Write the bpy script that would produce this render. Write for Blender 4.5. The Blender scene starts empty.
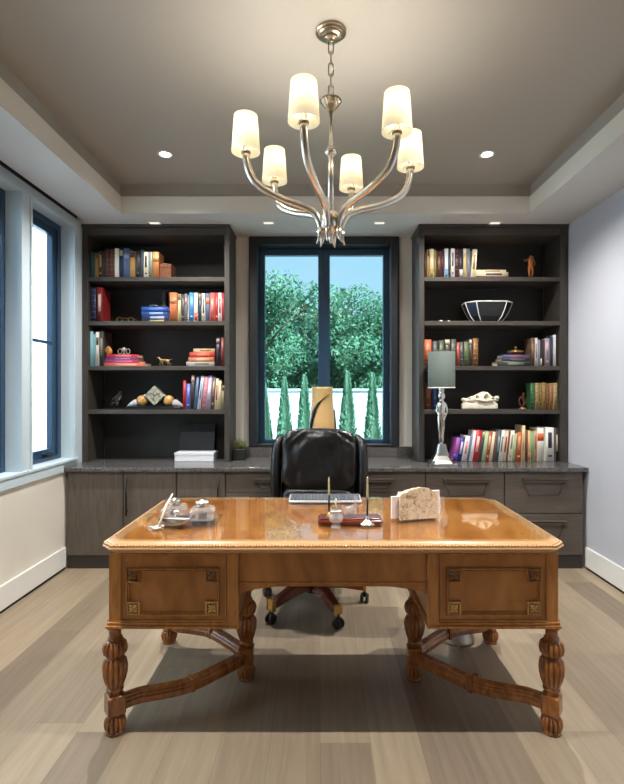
import bpy, bmesh, math, random
from mathutils import Vector, Matrix
R = math.radians
PI = math.pi
random.seed(7)
COL = bpy.context.scene.collection
F = 500.0; CX = 320.0; CY = 392.0; CAMZ = 1.4
def X(px, Y): return (px - CX) * Y / F
def Z(py, Y): return CAMZ - (py - CY) * Y / F

# ------------------------------------------------------------------ materials
def lin(c):
    return tuple((v/255/12.92 if v/255 <= .04045 else ((v/255+.055)/1.055)**2.4) for v in c) + (1,)
MATS = {}
def new_mat(name):
    m = bpy.data.materials.new(name); m.use_nodes = True
    nt = m.node_tree; nt.nodes.clear()
    out = nt.nodes.new('ShaderNodeOutputMaterial')
    return m, nt, out
def N(nt, t, **kw):
    n = nt.nodes.new(t)
    for k, v in kw.items():
        if k in n.inputs: n.inputs[k].default_value = v
        else: setattr(n, k, v)
    return n
def pbr(name, rgb, rough=.5, metal=0, spec=.5, coat=0, var=0, vscale=8, stretch=(1,1,1), bump=0, bscale=40, trans=0, sss=0):
    """principled with optional noise colour variation and bump"""
    if name in MATS: return MATS[name]
    m, nt, out = new_mat(name)
    b = N(nt, 'ShaderNodeBsdfPrincipled')
    b.inputs['Base Color'].default_value = lin(rgb)
    b.inputs['Roughness'].default_value = rough
    b.inputs['Metallic'].default_value = metal
    b.inputs['Specular IOR Level'].default_value = spec
    b.inputs['Coat Weight'].default_value = coat
    b.inputs['Coat Roughness'].default_value = .08
    b.inputs['Transmission Weight'].default_value = trans
    nt.links.new(b.outputs[0], out.inputs[0])
    tc = N(nt, 'ShaderNodeTexCoord')
    if var:
        mp = N(nt, 'ShaderNodeMapping'); mp.inputs['Scale'].default_value = stretch
        nz = N(nt, 'ShaderNodeTexNoise', Scale=vscale, Detail=5.0)
        rp = N(nt, 'ShaderNodeValToRGB')
        a = lin([max(0, v*(1-var)) for v in rgb]); c = lin([min(255, v*(1+var)) for v in rgb])
        rp.color_ramp.elements[0].position = .3; rp.color_ramp.elements[1].position = .7
        rp.color_ramp.elements[0].color = a; rp.color_ramp.elements[1].color = c
        nt.links.new(tc.outputs['Object'], mp.inputs[0]); nt.links.new(mp.outputs[0], nz.inputs['Vector'])
        nt.links.new(nz.outputs['Fac'], rp.inputs[0]); nt.links.new(rp.outputs[0], b.inputs['Base Color'])
    if bump:
        nb = N(nt, 'ShaderNodeTexNoise', Scale=bscale, Detail=4.0)
        bp = N(nt, 'ShaderNodeBump', Strength=bump, Distance=.01)
        nt.links.new(tc.outputs['Object'], nb.inputs['Vector'])
        nt.links.new(nb.outputs['Fac'], bp.inputs['Height']); nt.links.new(bp.outputs[0], b.inputs['Normal'])
    MATS[name] = m
    return m
def wood(name, dark, mid, light, rough=.35, coat=.3, axis=0, scale=6, stretch=9, bump=.05):
    if name in MATS: return MATS[name]
    m, nt, out = new_mat(name)
    b = N(nt, 'ShaderNodeBsdfPrincipled'); nt.links.new(b.outputs[0], out.inputs[0])
    b.inputs['Roughness'].default_value = rough; b.inputs['Coat Weight'].default_value = coat; b.inputs['Coat Roughness'].default_value = .12
    tc = N(nt, 'ShaderNodeTexCoord'); mp = N(nt, 'ShaderNodeMapping')
    s = [stretch]*3; s[axis] = 1
    mp.inputs['Scale'].default_value = s
    n1 = N(nt, 'ShaderNodeTexNoise', Scale=scale, Detail=6.0, Distortion=1.2)
    n2 = N(nt, 'ShaderNodeTexNoise', Scale=scale*.35, Detail=2.0)
    mx = N(nt, 'ShaderNodeMath', operation='MULTIPLY_ADD'); mx.inputs[1].default_value = .65
    m2 = N(nt, 'ShaderNodeMath', operation='MULTIPLY'); m2.inputs[1].default_value = .35
    rp = N(nt, 'ShaderNodeValToRGB'); cr = rp.color_ramp
    cr.elements[0].position = .3; cr.elements[0].color = lin(dark)
    cr.elements[1].position = .72; cr.elements[1].color = lin(light)
    e = cr.elements.new(.5); e.color = lin(mid)
    L = nt.links.new
    L(tc.outputs['Object'], mp.inputs[0]); L(mp.outputs[0], n1.inputs['Vector']); L(tc.outputs['Object'], n2.inputs['Vector'])
    L(n2.outputs['Fac'], m2.inputs[0]); L(n1.outputs['Fac'], mx.inputs[0]); L(m2.outputs[0], mx.inputs[2])
    L(mx.outputs[0], rp.inputs[0]); L(rp.outputs[0], b.inputs['Base Color'])
    if bump:
        bp = N(nt, 'ShaderNodeBump', Strength=bump, Distance=.005); L(n1.outputs['Fac'], bp.inputs['Height']); L(bp.outputs[0], b.inputs['Normal'])
    MATS[name] = m
    return m
def emis(name, rgb, s):
    if name in MATS: return MATS[name]
    m, nt, out = new_mat(name)
    e = N(nt, 'ShaderNodeEmission', Strength=s); e.inputs[0].default_value = lin(rgb)
    nt.links.new(e.outputs[0], out.inputs[0]); MATS[name] = m
    return m
def sheet_glass(name, tint, ior=1.5, rough=0.0):
    m, nt, out = new_mat(name)
    t = N(nt, 'ShaderNodeBsdfTransparent'); t.inputs[0].default_value = tint + (1,)
    g = N(nt, 'ShaderNodeBsdfGlossy', Roughness=rough)
    lw = N(nt, 'ShaderNodeLayerWeight', Blend=.5); mx = N(nt, 'ShaderNodeMixShader')
    L = nt.links.new
    # Schlick reflectance, the same from both faces of the pane
    f0 = ((ior-1)/(ior+1))**2
    pw = N(nt, 'ShaderNodeMath', operation='POWER'); pw.inputs[1].default_value = 5
    fr = N(nt, 'ShaderNodeMath', operation='MULTIPLY_ADD'); fr.inputs[1].default_value = 1-f0; fr.inputs[2].default_value = f0
    L(lw.outputs['Facing'], pw.inputs[0]); L(pw.outputs[0], fr.inputs[0])
    L(fr.outputs[0], mx.inputs[0]); L(t.outputs[0], mx.inputs[1]); L(g.outputs[0], mx.inputs[2]); L(mx.outputs[0], out.inputs[0])
    MATS[name] = m
    return m

W_WHITE = pbr('white_paint', (228,228,224), .5)
W_WALL = pbr('wall_paint_pale_grey', (190,193,202), .75)
W_TRIM = pbr('window_trim_paint', (200,216,224), .45)  # white trim with the cool tint of daylight put into the paint
W_CREAM = pbr('wall_paint_warm_white', (222,217,206), .75)
W_SOFFIT = pbr('soffit_paint', (204,203,200), .75)
W_BAND = pbr('band_paint', (226,222,212), .6)
W_TAUPE = pbr('taupe_ceiling_paint', (166,160,150), .55)
BLACKISH = pbr('shadow_gap_paint', (30,32,36), .7)  # near black that paints in the shade of slots and gaps
CASE = wood('dark_stained_oak', (50,45,41), (60,55,50), (72,66,60), .5, 0, 2, 5, 10, .03)
CASE_H = wood('dark_stained_oak_shelf', (54,49,45), (65,59,54), (77,70,64), .5, 0, 0, 5, 10, .03)  # shelf copy, slightly lighter for the light on the shelf fronts
CASE_IN = wood('black_brown_oak', (36,34,32), (42,39,37), (48,45,42), .6, 0, 2, 5, 10, .02)  # same finish, its colour darkened for the shade inside the bookcases
CABW = wood('grey_brown_oak', (78,70,63), (92,83,75), (106,97,88), .5, 0, 2, 4, 9, .03)  # the bookcase finish, with the lamplight on the cabinets put into its colour
CABW_H = wood('grey_brown_oak_drawer', (74,66,59), (88,79,71), (102,93,84), .5, 0, 0, 4, 9, .03)  # lit copy again, grain along the drawer fronts
PLINTH = pbr('dark_plinth', (52,48,44), .6)
HANDLE = pbr('dark_bronze_handle', (46,42,40), .4, .7)
STONE = pbr('dark_granite', (78,76,75), .16, 0, .6, 0, .45, 90, bump=.05, bscale=60)
DESK = wood('walnut_veneer', (132,80,30), (174,113,51), (203,142,74), .3, .4, 2, 3, 3, .02)
DESKV = wood('walnut_upright', (138,84,33), (180,118,55), (208,146,78), .3, .35, 2, 5, 6, .02)
DESKTOP = wood('honey_walnut_top', (122,70,22), (178,112,42), (210,152,78), .3, .3, 1, 3.2, 2.2, .0)
DESKL = wood('turned_walnut', (96,54,20), (144,86,36), (180,116,56), .24, .5, 2, 9, 3, .02)
GILT = pbr('light_walnut_moulding', (192,148,102), .25, 0, .5, .5)
CARVE = pbr('carved_walnut', (136,88,42), .3, .1, .5, .3)
CARVEG = pbr('gold_rubbed_carving', (216,170,98), .28, .1, .5, .3)
NICKEL = pbr('polished_nickel', (226,220,210), .24, 1)
NICKELD = pbr('antique_nickel', (150,138,120), .3, 1)
SILVER = pbr('silver', (214,212,206), .2, 1)
PEWTER = pbr('brushed_silver', (190,188,182), .35, .9)
BRONZE = pbr('bronze', (148,98,52), .35, .8)
BRONZED = pbr('dark_bronze', (44,38,34), .4, .6)
BRASS = pbr('brass', (196,156,92), .28, .9)
LEATHER = pbr('black_leather', (15,15,17), .3, 0, .55, 0, .15, 12, bump=.3, bscale=26)
MAHOG = wood('mahogany', (70,24,14), (104,40,24), (132,58,34), .25, .5, 0, 6, 6, .02)
BLACKP = pbr('black_plastic', (18,18,19), .4)
WGLASS = sheet_glass('window_glass', (.84, .965, .975), 1.35)
LGLASS = sheet_glass('side_window_glass', (.93, .985, 1.0), 1.35)
TGLASS = sheet_glass('desk_sheet_glass', (.985, .99, .985), 1.52)
CRYSTAL = sheet_glass('crystal', (.985, .985, .985), 1.8, .04)
_nt = CRYSTAL.node_tree; _o = [n for n in _nt.nodes if n.type == 'OUTPUT_MATERIAL'][0]; _m = _o.inputs[0].links[0].from_node
_d = N(_nt, 'ShaderNodeBsdfDiffuse'); _d.inputs[0].default_value = (.85,.85,.84,1); _x = N(_nt, 'ShaderNodeMixShader'); _x.inputs[0].default_value = .16
_nt.links.new(_m.outputs[0], _x.inputs[1]); _nt.links.new(_d.outputs[0], _x.inputs[2]); _nt.links.new(_x.outputs[0], _o.inputs[0])
FRAME = pbr('black_window_frame', (34,38,44), .4)
SASH = pbr('blue_black_sash', (44,72,98), .35, .1)  # near-black sash, the blue of daylight mixed into its colour

# ------------------------------------------------------------------ mesh builder
ORIGIN = {}
class MB:
    def __init__(s): s.bm = bmesh.new(); s.mats = []
    def mi(s, m):
        if m is None: return 0
        if m not in s.mats: s.mats.append(m)
        return s.mats.index(m)
    def faces(s, fs, m, smooth):
        i = s.mi(m)
        for f in fs: f.material_index = i; f.smooth = smooth
    def box(s, x0, x1, y0, y1, z0, z1, bev=0, m=None, seg=2, M=None):
        r = bmesh.ops.create_cube(s.bm, size=1)
        vs = r['verts']
        for v in vs:
            v.co = Vector(((x0+x1)/2 + v.co.x*(x1-x0), (y0+y1)/2 + v.co.y*(y1-y0), (z0+z1)/2 + v.co.z*(z1-z0)))
        if M is not None:
            for v in vs: v.co = M @ v.co
        fs = set(f for v in vs for f in v.link_faces)
        s.faces(fs, m, False)
        if bev:
            es = list(set(e for v in vs for e in v.link_edges))
            mi = s.mi(m)
            rr = bmesh.ops.bevel(s.bm, geom=es, offset=bev, segments=seg, affect='EDGES', profile=.5)
            for f in rr['faces']: f.material_index = mi; f.smooth = True
        return s
    def ring(s, pts): return [s.bm.verts.new(p) for p in pts]
    def loft(s, rings, m=None, cap0=True, cap1=True, smooth=True, closed=True):
        rs = [s.ring(r) for r in rings]; fs = []
        n = len(rs[0])
        for a, b in zip(rs, rs[1:]):
            for i in range(n if closed else n-1):
                j = (i+1) % n
                try: fs.append(s.bm.faces.new((a[i], a[j], b[j], b[i])))
                except ValueError: pass
        s.faces(fs, m, smooth)
        caps = []
        if closed and cap0: caps.append(s.bm.faces.new(rs[0][::-1]))
        if closed and cap1: caps.append(s.bm.faces.new(rs[-1]))
        s.faces(caps, m, False)
        return s
    def lathe(s, prof, c=(0,0,0), n=24, m=None, flutes=None, cap0=True, cap1=True, M=None, smooth=True):
        """prof: (r,z) list; flutes: (count, depth, z0, z1)"""
        rings = []
        for r, z in prof:
            ring = []
            for k in range(n):
                a = 2*PI*k/n; rr = r
                if flutes and flutes[2] <= z <= flutes[3]:
                    rr = r*(1 - flutes[1]*(1-abs(math.sin(flutes[0]*a/2))**.5))
                p = Vector((c[0]+rr*math.cos(a), c[1]+rr*math.sin(a), c[2]+z))
                ring.append(M @ p if M is not None else p)
            rings.append(ring)
        return s.loft(rings, m, cap0, cap1, smooth)
    def tube(s, pts, rad, n=10, m=None, sx=1, sz=1, square=False):
        pts = [Vector(p) for p in pts]
        if not isinstance(rad, (list, tuple)): rad = [rad]*len(pts)
        rings = []; up = Vector((0,0,1)); a = None
        for i, p in enumerate(pts):
            t = (pts[min(i+1, len(pts)-1)] - pts[max(i-1, 0)]).normalized()
            if a is None: a = t.cross(up if abs(t.dot(up)) < .8 else Vector((0,1,0))).normalized()
            else: a = (a - t*a.dot(t)).normalized()
            b = a.cross(t).normalized()
            ring = []
            for k in range(n):
                th = 2*PI*k/n + (PI/n if square else 0)
                ca, sa = math.cos(th), math.sin(th)
                if square:
                    q = max(abs(ca), abs(sa)); ca, sa = ca/q*.9, sa/q*.9
                ring.append(p + a*ca*rad[i]*sx + b*sa*rad[i]*sz)
            rings.append(ring)
        return s.loft(rings, m)
    def ell(s, c, h, m=None, e=1.0, nu=20, nv=12, M=None, fn=None):
        """superellipsoid"""
        def sp(v, p): return math.copysign(abs(v)**p, v)
        rings = []
        for j in range(nv+1):
            ph = -PI/2 + PI*j/nv
            ph = max(-PI/2+.02, min(PI/2-.02, ph)); ring = []
            for k in range(nu):
                th = 2*PI*k/nu
                p = Vector((h[0]*sp(math.cos(ph), e)*sp(math.cos(th), e), h[1]*sp(math.cos(ph), e)*sp(math.sin(th), e), h[2]*sp(math.sin(ph), e)))
                if fn: p = fn(p)
                p = p + Vector(c)
                ring.append(M @ p if M is not None else p)
            rings.append(ring)
        return s.loft(rings, m)
    def prism(s, pts, y0, y1, m=None, axis='y', smooth=False):
        def mk(p, d):
            if axis == 'y': return Vector((p[0], d, p[1]))
            if axis == 'x': return Vector((d, p[0], p[1]))
            return Vector((p[0], p[1], d))
        s.loft([[mk(p, y0) for p in pts], [mk(p, y1) for p in pts]], m, smooth=smooth)
        return s
    def frame(s, x0, x1, z0, z1, w, y0, y1, m=None, wt=None, wb=None, bev=0):
        """rectangular ring in the XZ plane"""
        wt = w if wt is None else wt; wb = w if wb is None else wb
        s.box(x0, x0+w, y0, y1, z0, z1, bev, m); s.box(x1-w, x1, y0, y1, z0, z1, bev, m)
        s.box(x0+w, x1-w, y0, y1, z1-wt, z1, bev, m); s.box(x0+w, x1-w, y0, y1, z0, z0+wb, bev, m)
        return s
    def build(s, name, mat=None, parent=None, world=True):
        me = bpy.data.meshes.new(name)
        bmesh.ops.recalc_face_normals(s.bm, faces=s.bm.faces)
        off = Vector((0,0,0))
        if parent is not None and world: off = ORIGIN.get(parent.name, off)
        if off.length: bmesh.ops.translate(s.bm, verts=s.bm.verts, vec=-off)
        s.bm.to_mesh(me); s.bm.free()
        if not s.mats or (mat and s.mats == []): s.mats = [mat]
        for m in s.mats: me.materials.append(m)
        o = bpy.data.objects.new(name, me); COL.objects.link(o)
        if parent is not None: o.parent = parent
        ORIGIN[o.name] = off
        return o
def tag(o, label=None, cat=None, group=None, kind=None):
    if label: o['label'] = label
    if cat: o['category'] = cat
    if group: o['group'] = group
    if kind: o['kind'] = kind
    return o
def thing(name, label, cat, loc=(0,0,0), rz=0, group=None, local=False):
    o = bpy.data.objects.new(name, None); COL.objects.link(o)
    o.location = loc; o.rotation_euler.z = rz; o.empty_display_size = .1
    ORIGIN[o.name] = Vector((0,0,0)) if local else Vector(loc)
    return tag(o, label, cat, group)
def struct(name, mb, mat=None, parent=None):
    o = mb.build(name, mat, parent)
    if parent is None: o['kind'] = 'structure'
    return o
def copy_tree(o, parent=None):
    c = o.copy(); COL.objects.link(c)
    if parent is not None: c.parent = parent
    for ch in list(o.children): copy_tree(ch, c)
    return c
def spline(pts, n=8):
    pts = [Vector(p) for p in pts]; out = []
    for i in range(len(pts)-1):
        p0 = pts[max(i-1,0)]; p1 = pts[i]; p2 = pts[i+1]; p3 = pts[min(i+2, len(pts)-1)]
        for k in range(n):
            t = k/n
            out.append(.5*((2*p1)+(-p0+p2)*t+(2*p0-5*p1+4*p2-p3)*t*t+(-p0+3*p1-3*p2+p3)*t**3))
    out.append(pts[-1])
    return out
def baked(o):
    """apply the modifiers of o"""
    dg = bpy.context.evaluated_depsgraph_get()
    me = bpy.data.meshes.new_from_object(o.evaluated_get(dg)); o.modifiers.clear(); o.data = me
    return o
def skin(name, joints, bones, mat, parent=None, sub=2):
    """joints: (x,y,z,r)"""
    me = bpy.data.meshes.new(name); me.from_pydata([j[:3] for j in joints], bones, []); me.update()
    o = bpy.data.objects.new(name, me); COL.objects.link(o)
    md = o.modifiers.new('skin', 'SKIN'); md.use_smooth_shade = True
    for i, j in enumerate(joints):
        me.skin_vertices[0].data[i].radius = (j[3], j[3])
        me.skin_vertices[0].data[i].use_root = (i == 0)
    sd = o.modifiers.new('sub', 'SUBSURF'); sd.levels = sub; sd.render_levels = sub
    bpy.context.view_layer.update(); baked(o)
    o.data.materials.clear(); o.data.materials.append(mat)
    for p in o.data.polygons: p.use_smooth = True
    if parent is not None: o.parent = parent
    ORIGIN[o.name] = Vector((0,0,0))
    return o

# ------------------------------------------------------------------ room shell
LX, RX = -2.025, 2.115          # left / right wall faces
BY, RY = 4.60, -2.2             # back wall face, wall behind the camera
SOF, CEI = 2.825, 3.06
TX0, TX1, TY0, TY1 = -1.586, 1.674, -1.4, 3.99
def floor_mat():
    m, nt, out = new_mat('oak_planks'); L = nt.links.new
    b = N(nt, 'ShaderNodeBsdfPrincipled', Roughness=.42); L(b.outputs[0], out.inputs[0])
    tc = N(nt, 'ShaderNodeTexCoord'); sx = N(nt, 'ShaderNodeSeparateXYZ'); L(tc.outputs['Object'], sx.inputs[0])
    def mth(op, a, bb=None, v=None):
        n = N(nt, 'ShaderNodeMath', operation=op); L(a, n.inputs[0])
        if bb is not None: L(bb, n.inputs[1])
        if v is not None: n.inputs[1].default_value = v
        return n.outputs[0]
    u = mth('DIVIDE', sx.outputs['X'], v=.2); ui = mth('FLOOR', u); uf = mth('FRACT', u)
    wn = N(nt, 'ShaderNodeTexWhiteNoise', noise_dimensions='1D'); L(ui, wn.inputs['W'])
    off = mth('MULTIPLY', wn.outputs['Value'], v=1.9)
    y2 = mth('ADD', sx.outputs['Y'], off); v = mth('DIVIDE', y2, v=1.55); vi = mth('FLOOR', v); vf = mth('FRACT', v)
    cb = N(nt, 'ShaderNodeCombineXYZ'); L(ui, cb.inputs[0]); L(vi, cb.inputs[1])
    w2 = N(nt, 'ShaderNodeTexWhiteNoise', noise_dimensions='2D'); L(cb.outputs[0], w2.inputs['Vector'])
    rp = N(nt, 'ShaderNodeValToRGB'); cr = rp.color_ramp; cr.interpolation = 'LINEAR'
    cols = [(0,(122,108,92)),(.22,(137,122,103)),(.45,(150,135,114)),(.75,(160,144,121)),(1,(131,117,101))]
    cr.elements[0].color = lin(cols[0][1]); cr.elements[1].position = 1; cr.elements[1].color = lin(cols[-1][1])
    for p, c in cols[1:-1]:
        e = cr.elements.new(p); e.color = lin(c)
    L(w2.outputs['Value'], rp.inputs[0])
    mp = N(nt, 'ShaderNodeMapping'); mp.inputs['Scale'].default_value = (26, 1.6, 1)
    ad = N(nt, 'ShaderNodeVectorMath', operation='ADD'); L(tc.outputs['Object'], ad.inputs[0])
    sc = N(nt, 'ShaderNodeVectorMath', operation='SCALE'); sc.inputs['Scale'].default_value = 7.3; L(cb.outputs[0], sc.inputs[0]); L(sc.outputs[0], ad.inputs[1])
    L(ad.outputs[0], mp.inputs[0]); nz = N(nt, 'ShaderNodeTexNoise', Scale=1.4, Detail=6.0, Distortion=.6); L(mp.outputs[0], nz.inputs['Vector'])
    mr = N(nt, 'ShaderNodeMapRange'); L(nz.outputs['Fac'], mr.inputs[0])
    mr.inputs[1].default_value = .25; mr.inputs[2].default_value = .75; mr.inputs[3].default_value = .8; mr.inputs[4].default_value = 1.12
    # seams
    e1 = mth('COMPARE', uf, v=0.0); e1.node.inputs[2].default_value = .012
    e2 = mth('COMPARE', vf, v=0.0); e2.node.inputs[2].default_value = .0016
    ee = mth('MAXIMUM', e1, e2); dk = N(nt, 'ShaderNodeMapRange'); L(ee, dk.inputs[0]); dk.inputs[3].default_value = 1; dk.inputs[4].default_value = .72
    tot = mth('MULTIPLY', mr.outputs[0], dk.outputs[0])
    mx = N(nt, 'ShaderNodeVectorMath', operation='SCALE'); L(rp.outputs[0], mx.inputs[0]); L(tot, mx.inputs['Scale'])
    L(mx.outputs[0], b.inputs['Base Color'])
    bp = N(nt, 'ShaderNodeBump', Strength=.08, Distance=.004); L(tot, bp.inputs['Height']); L(bp.outputs[0], b.inputs['Normal'])
    return m
struct('floor', MB().box(LX-.2, RX+.2, RY-.15, BY+.2, -.12, 0), floor_mat())

# left wall with four window openings; the last two are unseen, added for daylight
WINY = [(3.507, 4.106), (2.778, 3.378), (2.05, 2.65), (1.32, 1.92)]
WZ0, WZ1 = .86, 2.76
wl = MB()
wl.box(LX-.19, LX, RY-.15, BY+.2, -.1, .80, m=W_CREAM)
wl.box(LX-.19, LX, RY-.15, BY+.2, WZ1, 3.2, m=W_TRIM)
ys = [BY+.2] + [v for a, b in WINY for v in (b, a)] + [RY-.15]
wl.box(LX-.19, LX, RY-.15, BY+.2, .80, WZ0, m=W_TRIM)
for i in range(0, len(ys), 2):
    wl.box(LX-.19, LX, ys[i+1], ys[i], WZ0, WZ1, m=W_TRIM if i < 8 else W_CREAM)
struct('wall_left', wl)
struct('wall_right', MB().box(RX, RX+.19, RY-.15, BY+.2, -.1, 3.2), W_WALL)
wb = MB(); OX0, OX1, OZ0, OZ1 = -.65, .725, .903, 2.824
wb.box(LX, OX0, BY, BY+.2, -.1, 3.2); wb.box(OX1, RX, BY, BY+.2, -.1, 3.2)
wb.box(OX0, OX1, BY, BY+.2, -.1, OZ0); wb.box(OX0, OX1, BY, BY+.2, OZ1, 3.2)
struct('wall_back', wb, W_CREAM)
struct('wall_front', MB().box(LX, RX, RY-.15, RY, -.1, 3.2), W_WALL)
ce = MB()
ce.box(LX, RX, RY, BY, CEI, 3.2, m=W_TAUPE)
for a in ((TX0-.03, TX0-.01, TY0-.03, TY1+.03), (TX1+.01, TX1+.03, TY0-.03, TY1+.03), (TX0-.03, TX1+.03, TY1+.01, TY1+.03), (TX0-.03, TX1+.03, TY0-.03, TY0-.01)):
    ce.box(*a, SOF+.1, CEI, m=W_TAUPE)
# soffit ring, with a shade slot along the window wall
ce.box(LX+.06, TX0-.03, RY, BY, SOF, CEI, m=W_SOFFIT)
ce.box(LX, LX+.06, RY, BY, SOF+.1, CEI, m=BLACKISH)  # slot top coloured black for the shade of a deep recess
ce.box(TX1+.03, RX, RY, BY, SOF, CEI, m=W_SOFFIT)
ce.box(TX0-.03, TX1+.03, TY1+.03, BY, SOF, CEI, m=W_SOFFIT)
ce.box(TX0-.03, TX1+.03, RY, TY0-.03, SOF, CEI, m=W_SOFFIT)
struct('ceiling', ce)
tb = MB()
for a in ((TX0-.04, TX0, TY0-.04, TY1+.04), (TX1, TX1+.04, TY0-.04, TY1+.04), (TX0, TX1, TY1, TY1+.04), (TX0, TX1, TY0-.04, TY0)):
    tb.box(*a, SOF-.001, SOF+.004, m=W_SOFFIT); tb.box(*a, SOF+.004, 2.962, m=W_BAND)
struct('trim_1', tb, W_BAND)
struct('trim_3', MB().box(LX, LX+.008, RY, 4.155, SOF+.014, SOF+.099), BLACKISH)  # black strip painting in the shade on the wall inside the slot
struct('trim_4', MB().box(LX, LX+.015, 1.1, 3.925, .77, WZ0-.024, .003), W_TRIM)
# closing end of the shade slot at the bookcase
struct('trim_2', MB().box(LX, LX+.06, 4.16, BY, SOF, SOF+.1), W_SOFFIT)
def base(name, x0, x1, y0, y1):
    struct(name, MB().box(x0, x1, y0, y1, .02, .175, .004), W_WHITE)
struct('trim_5', MB().box(LX, LX+.01, RY, 3.955, .0005, .024), BLACKISH)  # dark strip standing in for the shade under the left baseboard
struct('trim_6', MB().box(RX-.01, RX, RY, 3.955, .0005, .024), BLACKISH)  # the same painted shade under the right baseboard
base('baseboard_left', LX, LX+.018, RY, 3.955)
base('baseboard_right', RX-.018, RX, RY, 3.955)
base('baseboard_front', LX+.02, RX-.02, RY, RY+.018)

# side windows
for i, (a, b) in enumerate(WINY):
    w = bpy.data.objects.new('window_%d' % (i+2), None); COL.objects.link(w); w['kind'] = 'structure'
    w['label'] = 'tall white-cased window with blue-black sash in the long side wall'
    ORIGIN[w.name] = Vector((0,0,0))
    c = MB(); t = .012
    # thin bead of casing round the opening
    for (y0, y1, z0, z1) in ((a-.02, a, WZ0-.02, WZ1+.02), (b, b+.02, WZ0-.02, WZ1+.02), (a, b, WZ1, WZ1+.02)):
        c.box(LX, LX+t, y0, y1, z0, z1, .003)
    c.box(LX, LX+.022, max(a-.055, 1.1), min(b+.055, 4.16), WZ0-.022, WZ0, .004)
    c.build('casing', W_TRIM, w)
    s = MB(); x0, x1 = LX-.185, LX-.10
    fw = .05
    s.box(x0, x1, a, a+fw, WZ0, WZ1, .004); s.box(x0, x1, b-fw, b, WZ0, WZ1, .004)
    s.box(x0, x1, a+fw, b-fw, WZ1-fw, WZ1, .004); s.box(x0, x1, a+fw, b-fw, WZ0, WZ0+.035, .004)
    s.build('window_frame', SASH, w)
    q = MB(); x0, x1 = LX-.165, LX-.115; a2, b2, sw = a+fw, b-fw, .055
    q.box(x0, x1, a2, a2+sw, WZ0+.035, WZ1-fw, .004); q.box(x0, x1, b2-sw, b2, WZ0+.035, WZ1-fw, .004)
    q.box(x0, x1, a2+sw, b2-sw, WZ1-fw-sw, WZ1-fw, .004); q.box(x0, x1, a2+sw, b2-sw, WZ0+.035, WZ0+.035+sw, .004)
    q.box(x0+.01, x1-.01, a2+sw, b2-sw, 1.78, 1.805, .003)
    q.build('sash', SASH, w)
    MB().box(LX-.142, LX-.138, a2+sw-.005, b2-sw+.005, WZ0+.05, WZ1-fw-.02).build('glass', LGLASS, w)
    h = MB(); h.box(x1, x1+.03, (a+b)/2-.06+.1, (a+b)/2+.06+.1, WZ0+.045, WZ0+.065, .006); h.box(x1+.02, x1+.035, (a+b)/2, (a+b)/2+.16, WZ0+.06, WZ0+.072, .004)
    h.build('crank_handle', pbr('dark_blue_metal', (36,52,66), .35, .5), w)
# struct: casing boards between the windows project a little
# back window
w = bpy.data.objects.new('window_1', None); COL.objects.link(w); w['kind'] = 'structure'; ORIGIN[w.name] = Vector((0,0,0))
w['label'] = 'black framed two-light window looking on green trees'
MB().frame(OX0, OX1, OZ0, OZ1, .075, BY-.03, BY+.19, FRAME, wb=.02, wt=.075, bev=.004).build('window_frame', FRAME, w)
for k, (a, b) in enumerate(((OX0+.075, .0375), (.0375, OX1-.075))):
    MB().frame(a, b, OZ0+.02, OZ1-.075, .055, BY+.11, BY+.17, SASH, wb=.03, wt=.06, bev=.004).build('sash', SASH, w)
    MB().box(a+.05, b-.05, BY+.138, BY+.142, OZ0+.045, OZ1-.13).build('glass', WGLASS, w)

# ------------------------------------------------------------------ outside
GR = -.35
struct('ground_outside', MB().box(-30, 30, BY+.6, 45, GR-.1, GR), pbr('lawn', (86,92,80), .9, var=.2, vscale=3))
fe = thing('white_fence', 'white board fence behind the row of small conifers', 'fence', (0, 11, GR))
fb = MB(); fb.box(-4.6, 7, 11, 11.04, GR+.02, 1.43, .0)
for k in range(23): fb.box(-4.6+k*.5+.47, -4.6+k*.5+.48, 10.995, 11, GR+.05, 1.4)
fb.build('board_panel', W_WHITE, fe)
MB().box(-4.6, 7, 10.97, 11.07, 1.43, 1.47, .005).build('cap_rail', W_WHITE, fe)
def leaf_mat(name, c1, c2, c3):
    m, nt, out = new_mat(name); L = nt.links.new
    d = N(nt, 'ShaderNodeBsdfDiffuse'); t = N(nt, 'ShaderNodeBsdfTranslucent'); mx = N(nt, 'ShaderNodeMixShader'); mx.inputs[0].default_value = .35
    tc = N(nt, 'ShaderNodeTexCoord'); nz = N(nt, 'ShaderNodeTexNoise', Scale=.9, Detail=5.0)
    rp = N(nt, 'ShaderNodeValToRGB'); rp.color_ramp.elements[0].color = lin(c1); rp.color_ramp.elements[0].position = .33
    rp.color_ramp.elements[1].color = lin(c3); rp.color_ramp.elements[1].position = .68
    e = rp.color_ramp.elements.new(.5); e.color = lin(c2)
    L(tc.outputs['Object'], nz.inputs['Vector']); L(nz.outputs['Fac'], rp.inputs[0])
    L(rp.outputs[0], d.inputs[0]); L(rp.outputs[0], t.inputs[0]); L(d.outputs[0], mx.inputs[1]); L(t.outputs[0], mx.inputs[2]); L(mx.outputs[0], out.inputs[0])
    return m
LEAF = leaf_mat('tree_leaves', (66,98,80), (92,130,101), (130,164,126))
LEAFC = leaf_mat('conifer_needles', (96,132,105), (120,156,125), (148,178,149))
BARK = pbr('bark', (96,84,72), .9, var=.2)
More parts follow.
